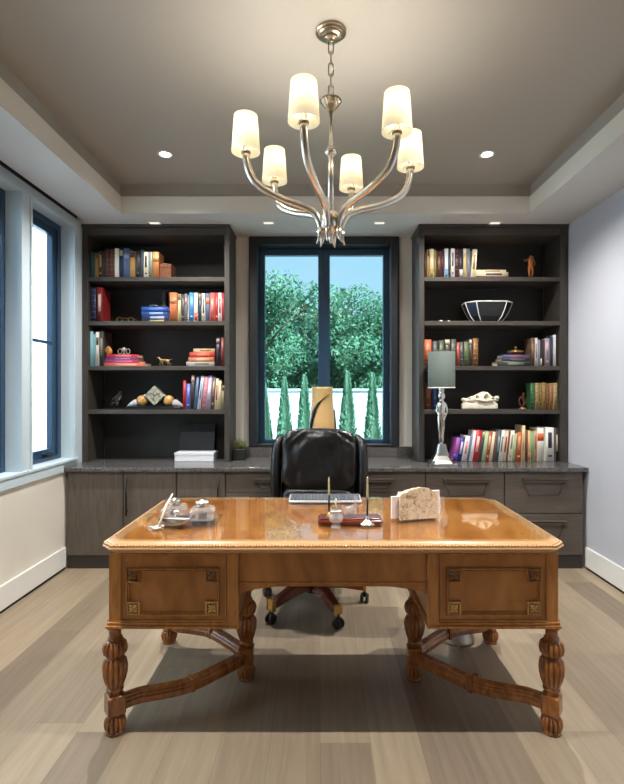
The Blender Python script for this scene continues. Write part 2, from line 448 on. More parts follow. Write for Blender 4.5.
def leaves(mb, blobs, n, size, seed):
    rg = random.Random(seed)
    tot = sum(b[3]*b[4] for b in blobs)
    for (cx, cy, cz, rx, rz) in blobs:
        for _ in range(int(n*rx*rz/tot)):
            d = Vector((rg.gauss(0,1), rg.gauss(0,1), rg.gauss(0,1))).normalized()
            r = rg.uniform(.55, 1.05)
            p = Vector((cx + d.x*rx*r, cy + d.y*rx*r, cz + d.z*rz*r))
            s = size*rg.uniform(.6, 1.5)
            a = Vector((rg.gauss(0,1), rg.gauss(0,1), rg.gauss(0,1))).normalized()
            b = a.cross(d + Vector((.1,.2,.3))).normalized()
            vs = [mb.bm.verts.new(q) for q in (p - a*s, p + b*s*.6, p + a*s, p - b*s*.6)]
            mb.bm.faces.new(vs)
def tree(x, y, h, r, seed, label, n=7000, size=.11):
    t = thing('tree', label, 'tree', (x, y, GR), group='trees beyond the white fence')
    rg = random.Random(seed)
    tr = MB(); tr.tube([(x, y, GR), (x+.1, y, GR+h*.4), (x-.15, y, GR+h*.8)], [.22, .17, .06], 8)
    for k in range(6):
        a = rg.uniform(0, 6.28); z0 = GR+h*rg.uniform(.25, .6)
        tr.tube([(x+.05, y, z0), (x+math.cos(a)*r*.4, y+math.sin(a)*r*.4, z0+h*.14), (x+math.cos(a)*r*.75, y+math.sin(a)*r*.75, z0+h*.24)], [.06,.035,.012], 6)
    tr.build('trunk', BARK, t)
    blobs = []
    for k in range(20):
        a = rg.uniform(0, 6.28); rr = r*rg.uniform(.2, .8); z = GR + h*rg.uniform(.16, .86)
        f = 1 - .5*abs((z-GR)/h-.45)
        blobs.append((x+math.cos(a)*rr*f, y+math.sin(a)*rr*f, z, r*rg.uniform(.3,.48), h*rg.uniform(.09,.15)))
    lv = MB(); leaves(lv, blobs, n, size, seed); lv.build('crown', LEAF, t)
TREES = [(-2.2,17.5,6.0,2.3,'first'),(.55,19.5,6.0,2.4,'second'),(2.6,16.5,4.7,2.2,'third'),(5.4,18.5,5.6,2.5,'fourth'),(-.4,24,6.9,3.2,'sixth'),(3.8,25,6.6,3.2,'seventh'),(-3.6,25,7,3.0,'eighth')]
TL = ['broad green tree filling the window pane nearest the long window wall','green tree rising behind the window mullion','lower pale green tree filling the other window pane',
      'green tree hidden beyond the window edge near the grey wall','tall dark tree far behind the mullion, over the other crowns','far tree standing behind the lower pale green tree','far tall tree standing behind the broad green tree']
for i, (x, y, h, r, _) in enumerate(TREES): tree(x, y, h, r, 20+i, TL[i], 16000 if i < 3 else 6000, .06 if i < 3 else .11)
def conifer(px, w, top, label, seed):
    y = 10.0; x = X(px, y); h = Z(top, y) - GR; r = w*.86*y/F/2
    t = thing('conifer', label, 'conifer', (x, y, GR), group='small conifers along the white fence')
    MB().tube([(x, y, GR), (x, y, GR+h*.9)], [.035, .01], 6).build('trunk', BARK, t)
    lv = MB(); rg = random.Random(seed)
    for k in range(2600):
        u = rg.random()**1.25; z = GR + .04 + u*(h-.04); rr = r*(min(1, .55+u*2.2) if u < .2 else (1-u)/.8)**.75*rg.uniform(.72, 1.06) + .008
        a = rg.uniform(0, 6.283); p = Vector((x+math.cos(a)*rr, y+math.sin(a)*rr, z))
        d = Vector((math.cos(a)*.55, math.sin(a)*.55, 1)).normalized(); s = rg.uniform(.03, .065)
        b = d.cross(Vector((math.sin(a+1), math.cos(a+2), .2))).normalized()*s*.4
        lv.bm.faces.new([lv.bm.verts.new(q) for q in (p-d*s, p+b, p+d*s, p-b)])
    lv.build('foliage', LEAFC, t)
for i, (px, w, top, lb) in enumerate([(236,24,382,'small conifer hidden beside the window frame near the long window wall'),(264,22,384,'conifer cut by the window frame, first in the row'),(284.5,21,378,'slim green conifer second in the row by the fence'),(304.5,22,376,'green conifer beside the vase and the window mullion'),(326,22,380,'conifer hidden behind the tan vase'),(347.5,25,372,'tallest green conifer just past the tan vase'),(372.5,23,374,'pointed green conifer in the last pane near the frame'),(398,23,378,'conifer past the window frame at the end of the row')]):
    conifer(px, w, top, lb, 50+i)
nb = MB(); nb.box(-4.9, -4.7, .2, 10.5, GR, 6)
brick, nt, out = new_mat('white_painted_brick')
bb = N(nt, 'ShaderNodeBsdfDiffuse'); bt = N(nt, 'ShaderNodeTexBrick', Scale=4.0); bt.inputs['Color1'].default_value = (.9,.9,.9,1); bt.inputs['Color2'].default_value = (.86,.87,.88,1); bt.inputs['Mortar'].default_value = (.72,.73,.74,1); bt.inputs['Mortar Size'].default_value = .012
tc = N(nt, 'ShaderNodeTexCoord'); mp = N(nt, 'ShaderNodeMapping'); mp.inputs['Rotation'].default_value = (R(90), 0, R(90))
nt.links.new(tc.outputs['Object'], mp.inputs[0]); nt.links.new(mp.outputs[0], bt.inputs[0]); nt.links.new(bt.outputs[0], bb.inputs[0]); nt.links.new(bb.outputs[0], out.inputs[0])
nbo = nb.build('neighbour_house', brick)
tag(nbo, 'white brick house wall seen through the long side window', 'building')
struct('ground_outside_side', MB().box(-12, LX-.3, RY-3, BY+.6, GR-.1, GR), pbr('grey_paving', (128,130,134), .9, var=.1, vscale=4))

# ------------------------------------------------------------------ built-in cabinets
CF = 3.955                 # cabinet front
CTZ = .804
struct_ct = MB(); struct_ct.box(LX+.004, RX-.004, CF-.028, BY-.003, .772, CTZ, .004)
ct = thing('countertop', 'long dark speckled granite worktop along the base cabinets', 'countertop', (0, 4.3, .772))
struct_ct.build('worktop', STONE, ct)
MB().box(-.768, .838, BY-.022, BY-.001, CTZ, .9, .003).build('upstand', STONE, ct)
def cabinet(px0, px1, label, doors=(), drawers=None, hpx=(), pull=None):
    x0, x1 = X(px0, CF), X(px1, CF)
    t = thing('base_cabinet', label, 'cabinet', ((x0+x1)/2, CF, 0), group='base cabinets under the granite worktop')
    MB().box(x0+.001, x1-.001, CF+.02, BY-.01, .1, .771).build('carcass', CABW, t)
    MB().box(x0+.001, x1-.001, CF+.012, BY-.05, .0, .1).build('plinth', PLINTH, t)
    for i, (a, b) in enumerate(doors):
        a, b = X(a, CF), X(b, CF)
        d = MB().box(a+.003, b-.003, CF, CF+.02, .105, .768, .003).build('door', CABW, t)
        if i < len(hpx) and hpx[i]:
            hx = X(hpx[i], CF); h = MB()
            h.tube([(hx, CF-.032, .43), (hx, CF-.032, .735)], .007, 10)
            for z in (.46, .705): h.tube([(hx, CF+.002, z), (hx, CF-.032, z)], .005, 8)
            h.build('handle', HANDLE, d)
    if drawers:
        for (z0, z1) in drawers:
            d = MB().box(x0+.004, x1-.004, CF, CF+.02, z0+.003, z1-.003, .003).build('drawer', CABW_H, t)
            if pull:
                a, b = X(pull[0], CF), X(pull[1], CF); zt = z1 - .055; dz = min(.13, (z1-z0)*.45)
                p = MB()
                # tapering lip pull: a deep top edge that falls back to a narrower foot
                p.prism([(a, zt), (b, zt), (b-.005, zt-.012), (a+.005, zt-.012)], CF-.034, CF+.001)
                p.loft([[(a+.004, CF-.034, zt-.004), (b-.004, CF-.034, zt-.004), (b-.004, CF-.028, zt-.012), (a+.004, CF-.028, zt-.012)],
                        [(a+.012, CF-.034, zt-.022), (b-.012, CF-.034, zt-.022), (b-.012, CF-.028, zt-.022), (a+.012, CF-.028, zt-.022)]], smooth=False)
                for sg in (0, 1):
                    xa = a+.006 if sg == 0 else b-.006; xb = a+.055 if sg == 0 else b-.055
                    p.tube([(xa, CF-.004, zt-.01), (xb, CF-.003, zt-dz)], .0045, 6)
                p.tube([(a+.055, CF-.003, zt-dz), (b-.055, CF-.003, zt-dz)], .0045, 6)
                p.build('pull', CABW_H, d)
cabinet(66.6, 176.5, 'grey-brown two-door base cabinet against the long window wall', [(67.2,123.2),(123.2,176.2)], hpx=(None,127.5))
cabinet(176.5, 225.6, 'single-door base cabinet beside the drawer units, behind the desk inkwells', [(176.8,225.3)], hpx=(218.5,))
cabinet(225.6, 325.6, 'drawer unit behind the leather armchair, next to the single-door cabinet', drawers=[(.605,.771),(.355,.605),(.105,.355)], pull=(253,298))
cabinet(325.6, 425.4, 'drawer unit under the tan vase, beside the leather armchair', drawers=[(.605,.771),(.355,.605),(.105,.355)], pull=(352,394))
cabinet(425.4, 504.6, 'deep-drawer unit under the silver table lamp', drawers=[(.438,.771),(.105,.438)], pull=(443,490))
cabinet(504.6, 583.4, 'deep-drawer unit in the corner by the grey wall', drawers=[(.438,.771),(.105,.438)], pull=(522,566))

SH = [2.379, 2.0035, 1.621, 1.249]     # shelf tops
BF = 4.25                              # bookcase front
def bookcase(x0, x1, w0, w1, label):
    t = thing('bookcase', label, 'bookcase', ((x0+x1)/2, BF, CTZ), group='tall dark bookcases on the worktop')
    z1 = 2.8; z0 = CTZ+.0006
    MB().box(x0, x0+w0, BF, BY-.024, z0, z1, .002).build('side_panel', CASE, t)
    MB().box(x1-w1, x1, BF, BY-.024, z0, z1, .002).build('side_panel', CASE, t)
    MB().box(x0+w0, x1-w1, BF+.004, BY-.02, 2.735, z1, .002).build('top_panel', CASE_H, t)
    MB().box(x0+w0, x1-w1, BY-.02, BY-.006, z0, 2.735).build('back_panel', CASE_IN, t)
    MB().box(x0-.004, x1+.004, BF-.012, BY-.006, z1, SOF-.001, .002).build('crown_strip', CASE, t)
    for z in SH: MB().box(x0+w0, x1-w1, BF+.006, BY-.02, z-.036, z, .002).build('shelf', CASE_H, t)
    return t
bookcase(-2.02, -.77, .048, .043, 'tall dark wood bookcase beside the white-cased side window')
bookcase(.8415, 2.106, .046, .062, 'tall dark wood bookcase in the corner by the grey wall, behind the lamp')

# ------------------------------------------------------------------ books
PAGE = pbr('book_pages', (226,216,192), .8, var=.06, vscale=200, stretch=(1,1,.02))
def bk(rgb): return pbr('cover_%d_%d_%d' % rgb, rgb, .45)
ORD = ['first','second','third','fourth','fifth','sixth','seventh','eighth','ninth','tenth','eleventh','twelfth','thirteenth','fourteenth','fifteenth','sixteenth','seventeenth','eighteenth','nineteenth','twentieth','twenty-first','twenty-second','twenty-third','twenty-fourth','twenty-fifth','twenty-sixth','twenty-seventh','twenty-eighth','twenty-ninth','thirtieth']
def book_mesh(t, h, d, rgb, band, style):
    """upright book, spine towards -Y at y=0, x 0..t, z 0..h; returns the mesh builder"""
    b = MB(); c = bk(rgb); ct_ = min(.003, t*.15)
    b.box(0, ct_, 0, d, 0, h, .0008, c, 1); b.box(t-ct_, t, 0, d, 0, h, .0008, c, 1)
    b.lathe([(t/2, 0), (t/2, h)], (0,0,0), 12, c, M=Matrix.Translation((t/2, .004, 0)) @ Matrix.Diagonal((1, .35, 1, 1)))
    b.box(ct_, t-ct_, .002, d-.004, .004, h-.004, 0, PAGE)
    if band is not None:
        k = bk(band)
        if style == 0: zs = [(.62, .84)]
        elif style == 1: zs = [(.08,.1),(.3,.32),(.52,.7),(.88,.9)]
        elif style == 2: zs = [(.3,.8)]
        elif style == 3: zs = [(.04,.3)]
        elif style == 4: zs = [(.78,.97)]
        elif style == 5: zs = [(.12,.13),(.28,.295),(.45,.46),(.62,.635),(.78,.79),(.93,.94)]
        else: zs = [(.14,.2),(.4,.86)]
        w = .42 if style in (2, 6) else .505
        for a, e in zs:
            b.lathe([(t*w, h*a), (t*w, h*e)], (0,0,0), 12, k, M=Matrix.Translation((t/2, .0037, 0)) @ Matrix.Diagonal((1, .37 if w > .5 else .43, 1, 1)))
    return b
COUNT = {}
def upright_row(items, zb, Yf, shelf, case, basepx, start=0, prefix=''):
    """items: (px0, px1, pytop, rgb, band, style, name, depth)"""
    for i, it in enumerate(items):
        px0, px1, top, rgb, band, style, nm = it[:7]
        d = it[7] if len(it) > 7 else random.uniform(.14, .19)
        x0, x1 = X(px0, Yf), X(px1, Yf)
        h = Z(top, Yf) - zb
        o = book_mesh(x1-x0-.0006, h, d, rgb, band, style).build('book')
        o.location = (x0, Yf, zb+.0005)
        tag(o, '%s book, %s upright from left, %s of %s bookcase' % (nm, ORD[i+start], shelf, case), 'book', 'upright books on the %s of %s bookcase' % (shelf, case))
def flat_stack(items, zb, Yf, label_of, group, taper=True):
    """items bottom to top: (px0, px1, pyb, pyt, rgb, band, name)"""
    z = zb
    for i, (px0, px1, th, rgb, band, nm) in enumerate(items):
        x0, x1 = X(px0, Yf), X(px1, Yf)
        h = x1-x0; d = random.uniform(.15, .19)
        o = book_mesh(th-.0005, h, d, rgb, band, 2).build('book')
        o.rotation_euler = (0, R(90), 0); o.location = (x0, Yf + random.uniform(0, .012), z+th)
        z += th
        tag(o, label_of(nm, i, len(items)), 'book', group)
    return z
LC, RC = 'window-side', 'corner'
Yb = 4.29
upright_row([
 (90.5,94.7,252,(44,84,82),None,0,'dark teal'),(95.1,98.2,253,(170,126,66),(96,66,36),4,'tan gold'),(98.6,102.6,251,(54,52,40),(182,152,92),6,'dark olive gilt'),
 (103,105.6,251.5,(58,40,32),None,0,'narrow dark brown'),(106,109.3,249,(86,44,38),(140,100,70),5,'maroon brown'),(109.7,114.3,249.4,(98,58,40),(150,104,60),5,'chestnut brown'),
 (114.7,118.8,248.4,(228,224,214),None,0,'plain white'),(119.2,123,249.6,(30,38,66),(176,148,96),4,'navy with gold top'),(123.4,129.6,248.4,(78,94,128),(110,124,150),0,'slate blue'),
 (130,135,251.5,(176,134,74),(60,48,40),4,'ochre with dark top'),(135.4,140.2,251,(40,40,42),(88,84,78),6,'charcoal'),(140.6,143.4,249.6,(60,70,84),None,0,'narrow grey-blue'),
 (143.8,148.2,252,(214,204,180),(56,44,40),6,'cream with dark label'),(148.6,152.3,252,(118,128,112),None,0,'grey-green'),(152.7,158.8,252,(182,116,62),(200,140,84),0,'thick orange tan'),
], SH[0], Yb, 'top shelf', LC, 276.8)
bx = thing('leather_box', 'small red-brown leather box at the end of the top shelf books', 'box', (X(165.5,4.29), 4.29, SH[0]))
x0, x1 = X(159.8,4.29), X(171,4.29)
MB().box(x0, x1, 4.29, 4.44, SH[0]+.0005, SH[0]+.092, .004).build('body', pbr('red_brown_leather', (112,66,42), .45, var=.2, vscale=40), bx)
MB().box(x0-.002, x1+.002, 4.287, 4.443, SH[0]+.092, SH[0]+.122, .004).build('lid', pbr('red_brown_leather', (112,66,42), .45), bx)
upright_row([(91,96,288,(34,42,72),(120,128,150),5,'tall navy'),(97,102.2,287.4,(128,34,36),(206,196,176),2,'thick dark red')], SH[1], Yb, 'second shelf', LC, 321)
# spectacles
sp = thing('spectacles', 'thin gold wire spectacles lying on the second bookcase shelf', 'spectacles', (X(126,4.31), 4.31, SH[1]))
g = MB(); sx0 = X(119.5,4.31); sx1 = X(131,4.31); zz = SH[1]+.021
for cx_ in (sx0, sx1):
    g.tube([(cx_+.024*math.cos(a), 4.31, zz+.019*math.sin(a)) for a in [2*PI*k/18 for k in range(19)]], .0014, 6)
g.tube(spline([(sx0+.024,4.31,zz+.004),((sx0+sx1)/2,4.308,zz+.012),(sx1-.024,4.31,zz+.004)],5), .0014, 6)
g.build('frame', BRASS, sp)
for s_, cx_ in ((-1, sx0-.024), (1, sx1+.024)):
    MB().tube([(cx_,4.31,zz+.004),(cx_+s_*.012,4.34,zz),(cx_+s_*.014,4.42,SH[1]+.003)], .0014, 6).build('temple', BRASS, sp)
tp = flat_stack([(141,169.2,.020,(38,38,44),(186,166,92),'black and yellow'),(141.2,169.4,.036,(34,44,92),(170,180,204),'navy'),(141,168,.036,(44,84,146),(150,176,210),'mid blue'),(141.4,168.6,.036,(40,78,160),(90,120,190),'bright blue')],
  SH[1], 4.29, lambda nm, i, n: '%s book, %s from bottom in the blue stack, second shelf' % (nm, ORD[i]), 'stack of blue books on the second shelf')
o = MB().ell((X(154,4.34), 4.34, tp+.012), (.04, .03, .012), e=.7).build('trinket_dish', pbr('green_grey_ceramic', (58,72,62), .3)); tag(o, 'small dark green dish on top of the blue book stack', 'dish')
db = MB().box(X(162.6,4.46), X(166.8,4.46), 4.44, 4.5, SH[1]+.0005, Z(292,4.46), .003).build('dark_book', bk((62,46,42))); tag(db, 'narrow dark brown book standing behind the blue book stack', 'book')
upright_row([
 (169.7,177.2,292.6,(186,108,66),(204,128,84),0,'rust orange'),(177.8,181,294,(196,184,140),(84,74,58),4,'cream and olive'),(181.4,184.2,294.4,(66,66,70),(120,116,110),6,'dark grey'),
 (184.5,187.2,293.6,(120,112,116),(196,142,140),0,'grey and pink'),(187.5,189,295,(34,36,56),None,0,'thin navy'),(189.3,193.8,292.6,(70,134,196),(120,172,214),6,'sky blue'),
 (194.1,197.8,292.8,(216,208,186),(184,62,58),3,'cream with red foot'),(198.2,201.3,293.4,(56,64,76),(150,140,120),4,'slate'),(201.7,205.2,293.4,(222,216,202),(90,90,92),2,'off-white'),
 (205.6,209.6,293.2,(98,110,136),(198,132,96),0,'grey-blue with orange label'),(210,214.8,292.8,(206,98,92),(226,150,140),2,'coral pink'),(215.1,217.9,292.8,(186,52,56),(214,120,116),6,'scarlet'),
 (218.2,221.6,292.8,(228,222,214),(190,80,80),2,'white and red'),(221.9,224,292.8,(168,44,58),None,0,'thin crimson')], SH[1], Yb, 'second shelf', LC, 321, 2)
# third shelf
upright_row([(90.3,92.9,331.4,(150,196,204),None,0,'pale aqua'),(93,95.3,334.6,(120,176,186),None,0,'short aqua'),(95.7,99,332,(226,222,210),(70,74,80),0,'white with dark label'),(99.4,103.2,331.4,(66,64,62),(150,140,124),2,'dark grey')],
 SH[2], Yb, 'third shelf', LC, 366)
tp = flat_stack([(103.8,144.5,.028,(214,118,88),(232,170,140),'salmon'),(104.4,138.5,.027,(176,50,88),(206,110,140),'magenta'),(105,136,.022,(110,56,120),(170,120,170),'purple'),(105.6,136.5,.027,(196,48,54),(226,130,110),'red')],
  SH[2], 4.29, lambda nm, i, n: '%s book, %s from bottom in the red and pink stack, third shelf' % (nm, ORD[i]), 'stack of red and pink books on the third shelf')
am = thing('amber_shell', 'amber shell standing on the red and pink book stack', 'shell', (X(108.5,4.33), 4.33, tp), local=True)
m_ = MB(); rings = []
for k in range(9):
    u = k/8; wv = .033*math.sin(PI*(.18+.8*u))**.8
    rings.append([(wv*math.cos(a)*(1+.06*math.cos(8*a)), .016*math.sin(a)*math.sin(PI*(.15+.8*u)), u*.072) for a in [2*PI*j/32 for j in range(32)]])
m_.loft(rings); m_.build('body', pbr('amber_shell', (170,118,54), .3, 0, .5, .3, .3, 30), am)
sc_ = thing('silver_ornament', 'small silver orb ornament with rings on the red book stack', 'ornament', (X(124,4.34), 4.34, tp), local=True)
m_ = MB(); m_.lathe([(.02,0),(.02,.005),(.006,.01),(.006,.02)], n=16); m_.ell((0,0,.04), (.024,.024,.024)); m_.build('orb', PEWTER, sc_)
for s_ in (-1, 1):
    MB().tube([(s_*.036+.016*math.cos(a), 0, .028+.022*math.sin(a)) for a in [2*PI*k/16 for k in range(17)]], .0035, 6).build('ring', PEWTER, sc_)
dv = MB(); dv.lathe([(.024,0),(.034,.03),(.036,.07),(.02,.115),(.014,.125),(.022,.14),(.018,.14),(.01,.12)], (X(114,4.53),4.53,SH[2]+.0005), 24)
tag(dv.build('black_vase', pbr('black_glaze', (18,18,20), .3)), 'small black vase in the shade behind the red book stack', 'vase')
def animal_on_bar(x, y, z, s):
    t = thing('horse_figurine', 'small bronze running horse figurine between two book stacks on third shelf', 'figurine', (x, y, z), local=True)
    MB().box(-.062*s, .062*s, -.02*s, .02*s, 0, .008*s, .002).build('base', BRONZED, t)
    j = [(.0,0,.062,.017),(-.03,0,.06,.016),(.035,0,.062,.016),(.055,0,.08,.010),(.068,0,.096,.009),(.085,0,.088,.006),
         (.05,.008,.04,.007),(.062,.008,.02,.004),(.045,.008,.008,.004),(.03,-.008,.038,.007),(.016,-.008,.022,.004),(.026,-.008,.008,.004),
         (-.042,.008,.038,.008),(-.06,.008,.028,.004),(-.05,.008,.008,.004),(-.03,-.008,.036,.008),(-.042,-.008,.024,.004),(-.028,-.008,.008,.004),
         (-.05,0,.07,.005),(-.078,0,.078,.003)]
    j = [(-a*s, b*s, c*s, r*s) for a, b, c, r in j]
    skin('body', j, [(0,1),(0,2),(2,3),(3,4),(4,5),(2,6),(6,7),(7,8),(2,9),(9,10),(10,11),(1,12),(12,13),(13,14),(1,15),(15,16),(16,17),(1,18),(18,19)], pbr('pale_bronze', (176,142,98), .35, .7), t)
animal_on_bar(X(165,4.33), 4.33, SH[2]+.0005, .82)
tp = flat_stack([(186.2,214.4,.040,(176,172,160),(120,118,112),'grey-white'),(188.4,214.4,.038,(190,120,84),(220,170,130),'tan salmon'),(189.6,214.8,.044,(190,70,52),(216,120,90),'brick red'),(193,214.8,.030,(206,176,138),(150,110,80),'cream')],
  SH[2], 4.29, lambda nm, i, n: '%s book, %s from bottom in the short stack by the upright plum book' % (nm, ORD[i]), 'short stack of books on the third shelf')
upright_row([(216,219.8,338,(46,34,48),(130,110,110),4,'dark plum'),(220.6,224,337.6,(110,44,44),None,0,'maroon')], SH[2], Yb, 'third shelf', LC, 366, 4)
# fourth shelf, left
def statuette(name, label, x, y, z, joints, bones, mat, base_r, base_mat, base_h=.012, s=1):
    t = thing(name, label, 'figurine', (x, y, z), local=True)
    MB().lathe([(base_r,0),(base_r,base_h*.7),(base_r*.85,base_h)], n=20).build('base', base_mat, t)
    skin('body', [(a*s, b*s, c*s+base_h, r*s) for a, b, c, r in joints], bones, mat, t)
    return t
statuette('seated_figurine', 'dark bronze seated figurine on the fourth bookcase shelf near the side window', X(117,4.36), 4.36, SH[3]+.0005,
  [(0,0,.03,.026),(.012,0,.08,.03),(.026,0,.12,.016),(.034,-.004,.148,.017),(-.02,-.03,.045,.017),(-.03,-.045,.012,.013),(.02,-.035,.05,.016),(.018,-.05,.012,.012),(-.016,-.012,.085,.012),(-.034,-.035,.055,.01),(.04,-.012,.09,.011),(.03,-.04,.062,.009)],
  [(0,1),(1,2),(2,3),(0,4),(4,5),(0,6),(6,7),(1,8),(8,9),(1,10),(10,11)], BRONZED, .045, BRONZED)
# diamond ornament
yo = 4.35; xo = X(155.5, yo); zo = SH[3]
orn = thing('mantel_ornament', 'mottled stone diamond between amber balls on dark base, fourth shelf', 'ornament', (xo, yo, zo))
b_ = MB(); b_.box(xo-.25, xo+.25, yo-.045, yo+.045, zo+.0005, zo+.018, .004); b_.box(xo-.235, xo+.235, yo-.035, yo+.035, zo+.018, zo+.03, .004); b_.build('base', pbr('black_stone', (24,24,26), .25), orn)
d_ = MB(); q = .085
d_.prism([(xo, zo+.036), (xo+q, zo+.036+q), (xo, zo+.036+2*q), (xo-q, zo+.036+q)], yo-.03, yo+.03)
dd = d_.build('diamond_face', pbr('mottled_green_stone', (150,148,128), .3, 0, .5, .1, .3, 35), orn)
k_ = MB()
for a, ln in ((20,.05),(140,.035),(255,.04)): k_.tube([(xo, yo-.0315, zo+.036+q), (xo+ln*math.cos(R(a)), yo-.0315, zo+.036+q+ln*math.sin(R(a)))], .0025, 6)
k_.tube([(xo+.045*math.cos(2*PI*k/4), yo-.0305, zo+.036+q+.045*math.sin(2*PI*k/4)) for k in range(5)], .002, 6)
k_.build('inlay', pbr('dark_inlay', (64,64,54), .4), dd)
MB().lathe([(.022,.028),(.02,.045),(.03,.05)], (xo, yo, zo), 16).build('foot', BRONZED, orn)
for s_ in (-1, 1):
    MB().ell((xo+s_*.117, yo, zo+.03+.046), (.046,.042,.046), nu=24, nv=16).build('amber_ball', pbr('amber_stone', (186,142,78), .3, 0, .5, .2, .25, 30), orn)
    cn = MB(); cn.lathe([(.03,0),(.031,.02),(.024,.05),(.01,.085),(.001,.1)], (0,0,0), 16, M=Matrix.Translation((xo+s_*.158, yo, zo+.062)) @ Matrix.Rotation(R(s_*112), 4, 'Y'))
    cn.build('quartz_cone', pbr('pale_quartz', (186,184,190), .25, 0, .5, .2), orn)
    MB().ell((xo+s_*.085, yo-.025, zo+.118), (.012,.012,.012)).build('finial', pbr('pale_quartz', (186,184,190), .25), orn)
def leaning_row(items, zb, Yf, xr, label_fn, group):
    """items right to left: (thickness, height, angle, rgb, band, style, name); each leans towards +x against its neighbour"""
    n = len(items); prev_a = 0; x = xr
    for i, (t_, h, ang, rgb, band, style, nm) in enumerate(items):
        a = R(ang)
        gap = 0 if i == 0 else max(0, h*math.cos(a)*(math.tan(a) - math.tan(prev_a))) + .0008
        x -= gap
        o = book_mesh(t_, h, random.uniform(.15, .19), rgb, band, style).build('book')
        M = Matrix.Translation((x, Yf, zb+.0005)) @ Matrix.Rotation(a, 4, 'Y') @ Matrix.Translation((-t_, 0, 0))
        o.matrix_world = M
        tag(o, label_fn(nm, n-1-i), 'book', group)
        x -= t_/math.cos(a); prev_a = a
u = Yb/F
leaning_row([(3*u,24*u,2,(150,138,112),(90,70,56),4,'olive grey'),(2.6*u,29*u,3,(206,188,150),None,0,'thin cream'),(3*u,31*u,3,(216,200,168),(150,70,60),2,'cream and red'),(3.2*u,33*u,4,(92,74,66),(180,150,120),6,'brown'),
  (4*u,34*u,5,(176,160,196),(226,220,226),2,'lilac'),(4.2*u,33*u,5,(190,120,130),(226,196,190),5,'dusty pink'),(3*u,34*u,7,(206,214,226),(110,130,170),2,'white and blue'),(3.2*u,33*u,4,(84,106,136),None,0,'steel blue'),
  (3.6*u,35*u,2,(58,56,60),(206,170,150),4,'charcoal with pale top'),(4*u,26*u,1,(92,98,176),(130,134,200),6,'periwinkle'),(3*u,29*u,0,(160,36,44),None,0,'slim red')],
  SH[3], Yb, X(223.6,Yb), lambda nm, i: '%s book, %s upright beside the diamond ornament, fourth shelf' % (nm, ORD[i]), 'books beside the diamond ornament')
# white box and dark folder on worktop
wbx = thing('white_box', 'flat white box on the worktop under the window-side bookcase', 'box', (X(195.5,4.2), 4.3, CTZ))
x0, x1 = X(174.6,4.28), X(213.5,4.28)
MB().box(x0, x1, 4.28, 4.47, CTZ+.0005, CTZ+.055, .002).build('tray', pbr('white_card', (224,224,228), .5), wbx)
MB().box(x0-.003, x1+.003, 4.277, 4.473, CTZ+.055, CTZ+.076, .002).build('lid', pbr('white_card', (224,224,228), .5), wbx)
fo = MB(); fo.box(0, .315, 0, .012, 0, .235, .002)
fo_o = fo.build('black_folder', pbr('black_board', (27,27,31), .45)); fo_o.location = (X(178.5,4.45), 4.46, CTZ+.0775); fo_o.rotation_euler = (R(-14), 0, 0)
tag(fo_o, 'black board folder leaning on the flat white box', 'folder')
# plant in pot
pp = thing('potted_plant', 'small dark pot of grass between bookcase and window on the worktop', 'plant', (-.708, 4.40, CTZ), local=True)
MB().box(-.05, .05, -.05, .05, .0005, .098, .006).build('pot', pbr('black_pot', (26,26,26), .5), pp)
gm = MB(); rg = random.Random(3)
for k in range(90):
    x, y = rg.uniform(-.042,.042), rg.uniform(-.04,.04); h = rg.uniform(.04,.1); dx, dy = rg.uniform(-.03,.03), rg.uniform(-.03,.03)
    gm.tube([(x,y,.09),(x+dx*.4,y+dy*.4,.09+h*.6),(x+dx,y+dy,.09+h)], [.003,.0025,.0006], 4)
gm.build('foliage', pbr('olive_grass', (96,104,58), .7, var=.3, vscale=60), pp)

# right bookcase
upright_row([
 (425,427,252,(80,58,36),None,0,'thin brown gold'),(427.2,429.6,249.6,(184,148,84),(74,54,40),4,'thin tan'),(429.9,433.8,248.8,(222,212,176),(150,130,70),3,'cream'),(434,436.4,250,(140,124,66),None,0,'olive gold'),
 (437,441.2,251.4,(78,52,44),(140,100,76),2,'brown'),(441.5,444.3,249.6,(74,36,40),None,0,'dark maroon'),(444.6,448.3,248.6,(206,212,220),(90,140,176),3,'white and blue'),(448.6,450.6,250,(54,62,72),None,0,'narrow slate'),
 (450.9,454.7,248.6,(226,222,218),(110,110,120),6,'white'),(455,459,249.4,(74,34,42),(150,130,120),5,'wine red'),(459.3,463,249.4,(34,40,58),(190,186,180),3,'dark navy'),(463.3,466.6,248.4,(206,178,120),(230,220,190),4,'gold and cream'),
 (466.9,470,248.8,(120,128,146),None,0,'grey-blue')], SH[0], Yb, 'top shelf', RC, 277)
leaning_row([(4.6*u, 28.4*u, 4, (224,212,182), (150,120,80), 2, 'pale cream')], SH[0], Yb, X(475.4,Yb), lambda nm, i: 'pale cream book leaning at the row end, top shelf of the corner bookcase', 'upright books on the top shelf of the corner bookcase')
flat_stack([(476.6,510,.016,(104,52,56),None,'maroon'),(476.4,508.5,.034,(206,190,160),(70,54,56),'cream with dark lettering'),(476.4,506.6,.022,(222,206,172),(150,130,100),'pale thin')], SH[0], 4.29,
  lambda nm, i, n: '%s book, %s from bottom in the flat pile, corner bookcase top shelf' % (nm, ORD[i]), 'flat pile on the top shelf of the corner bookcase')
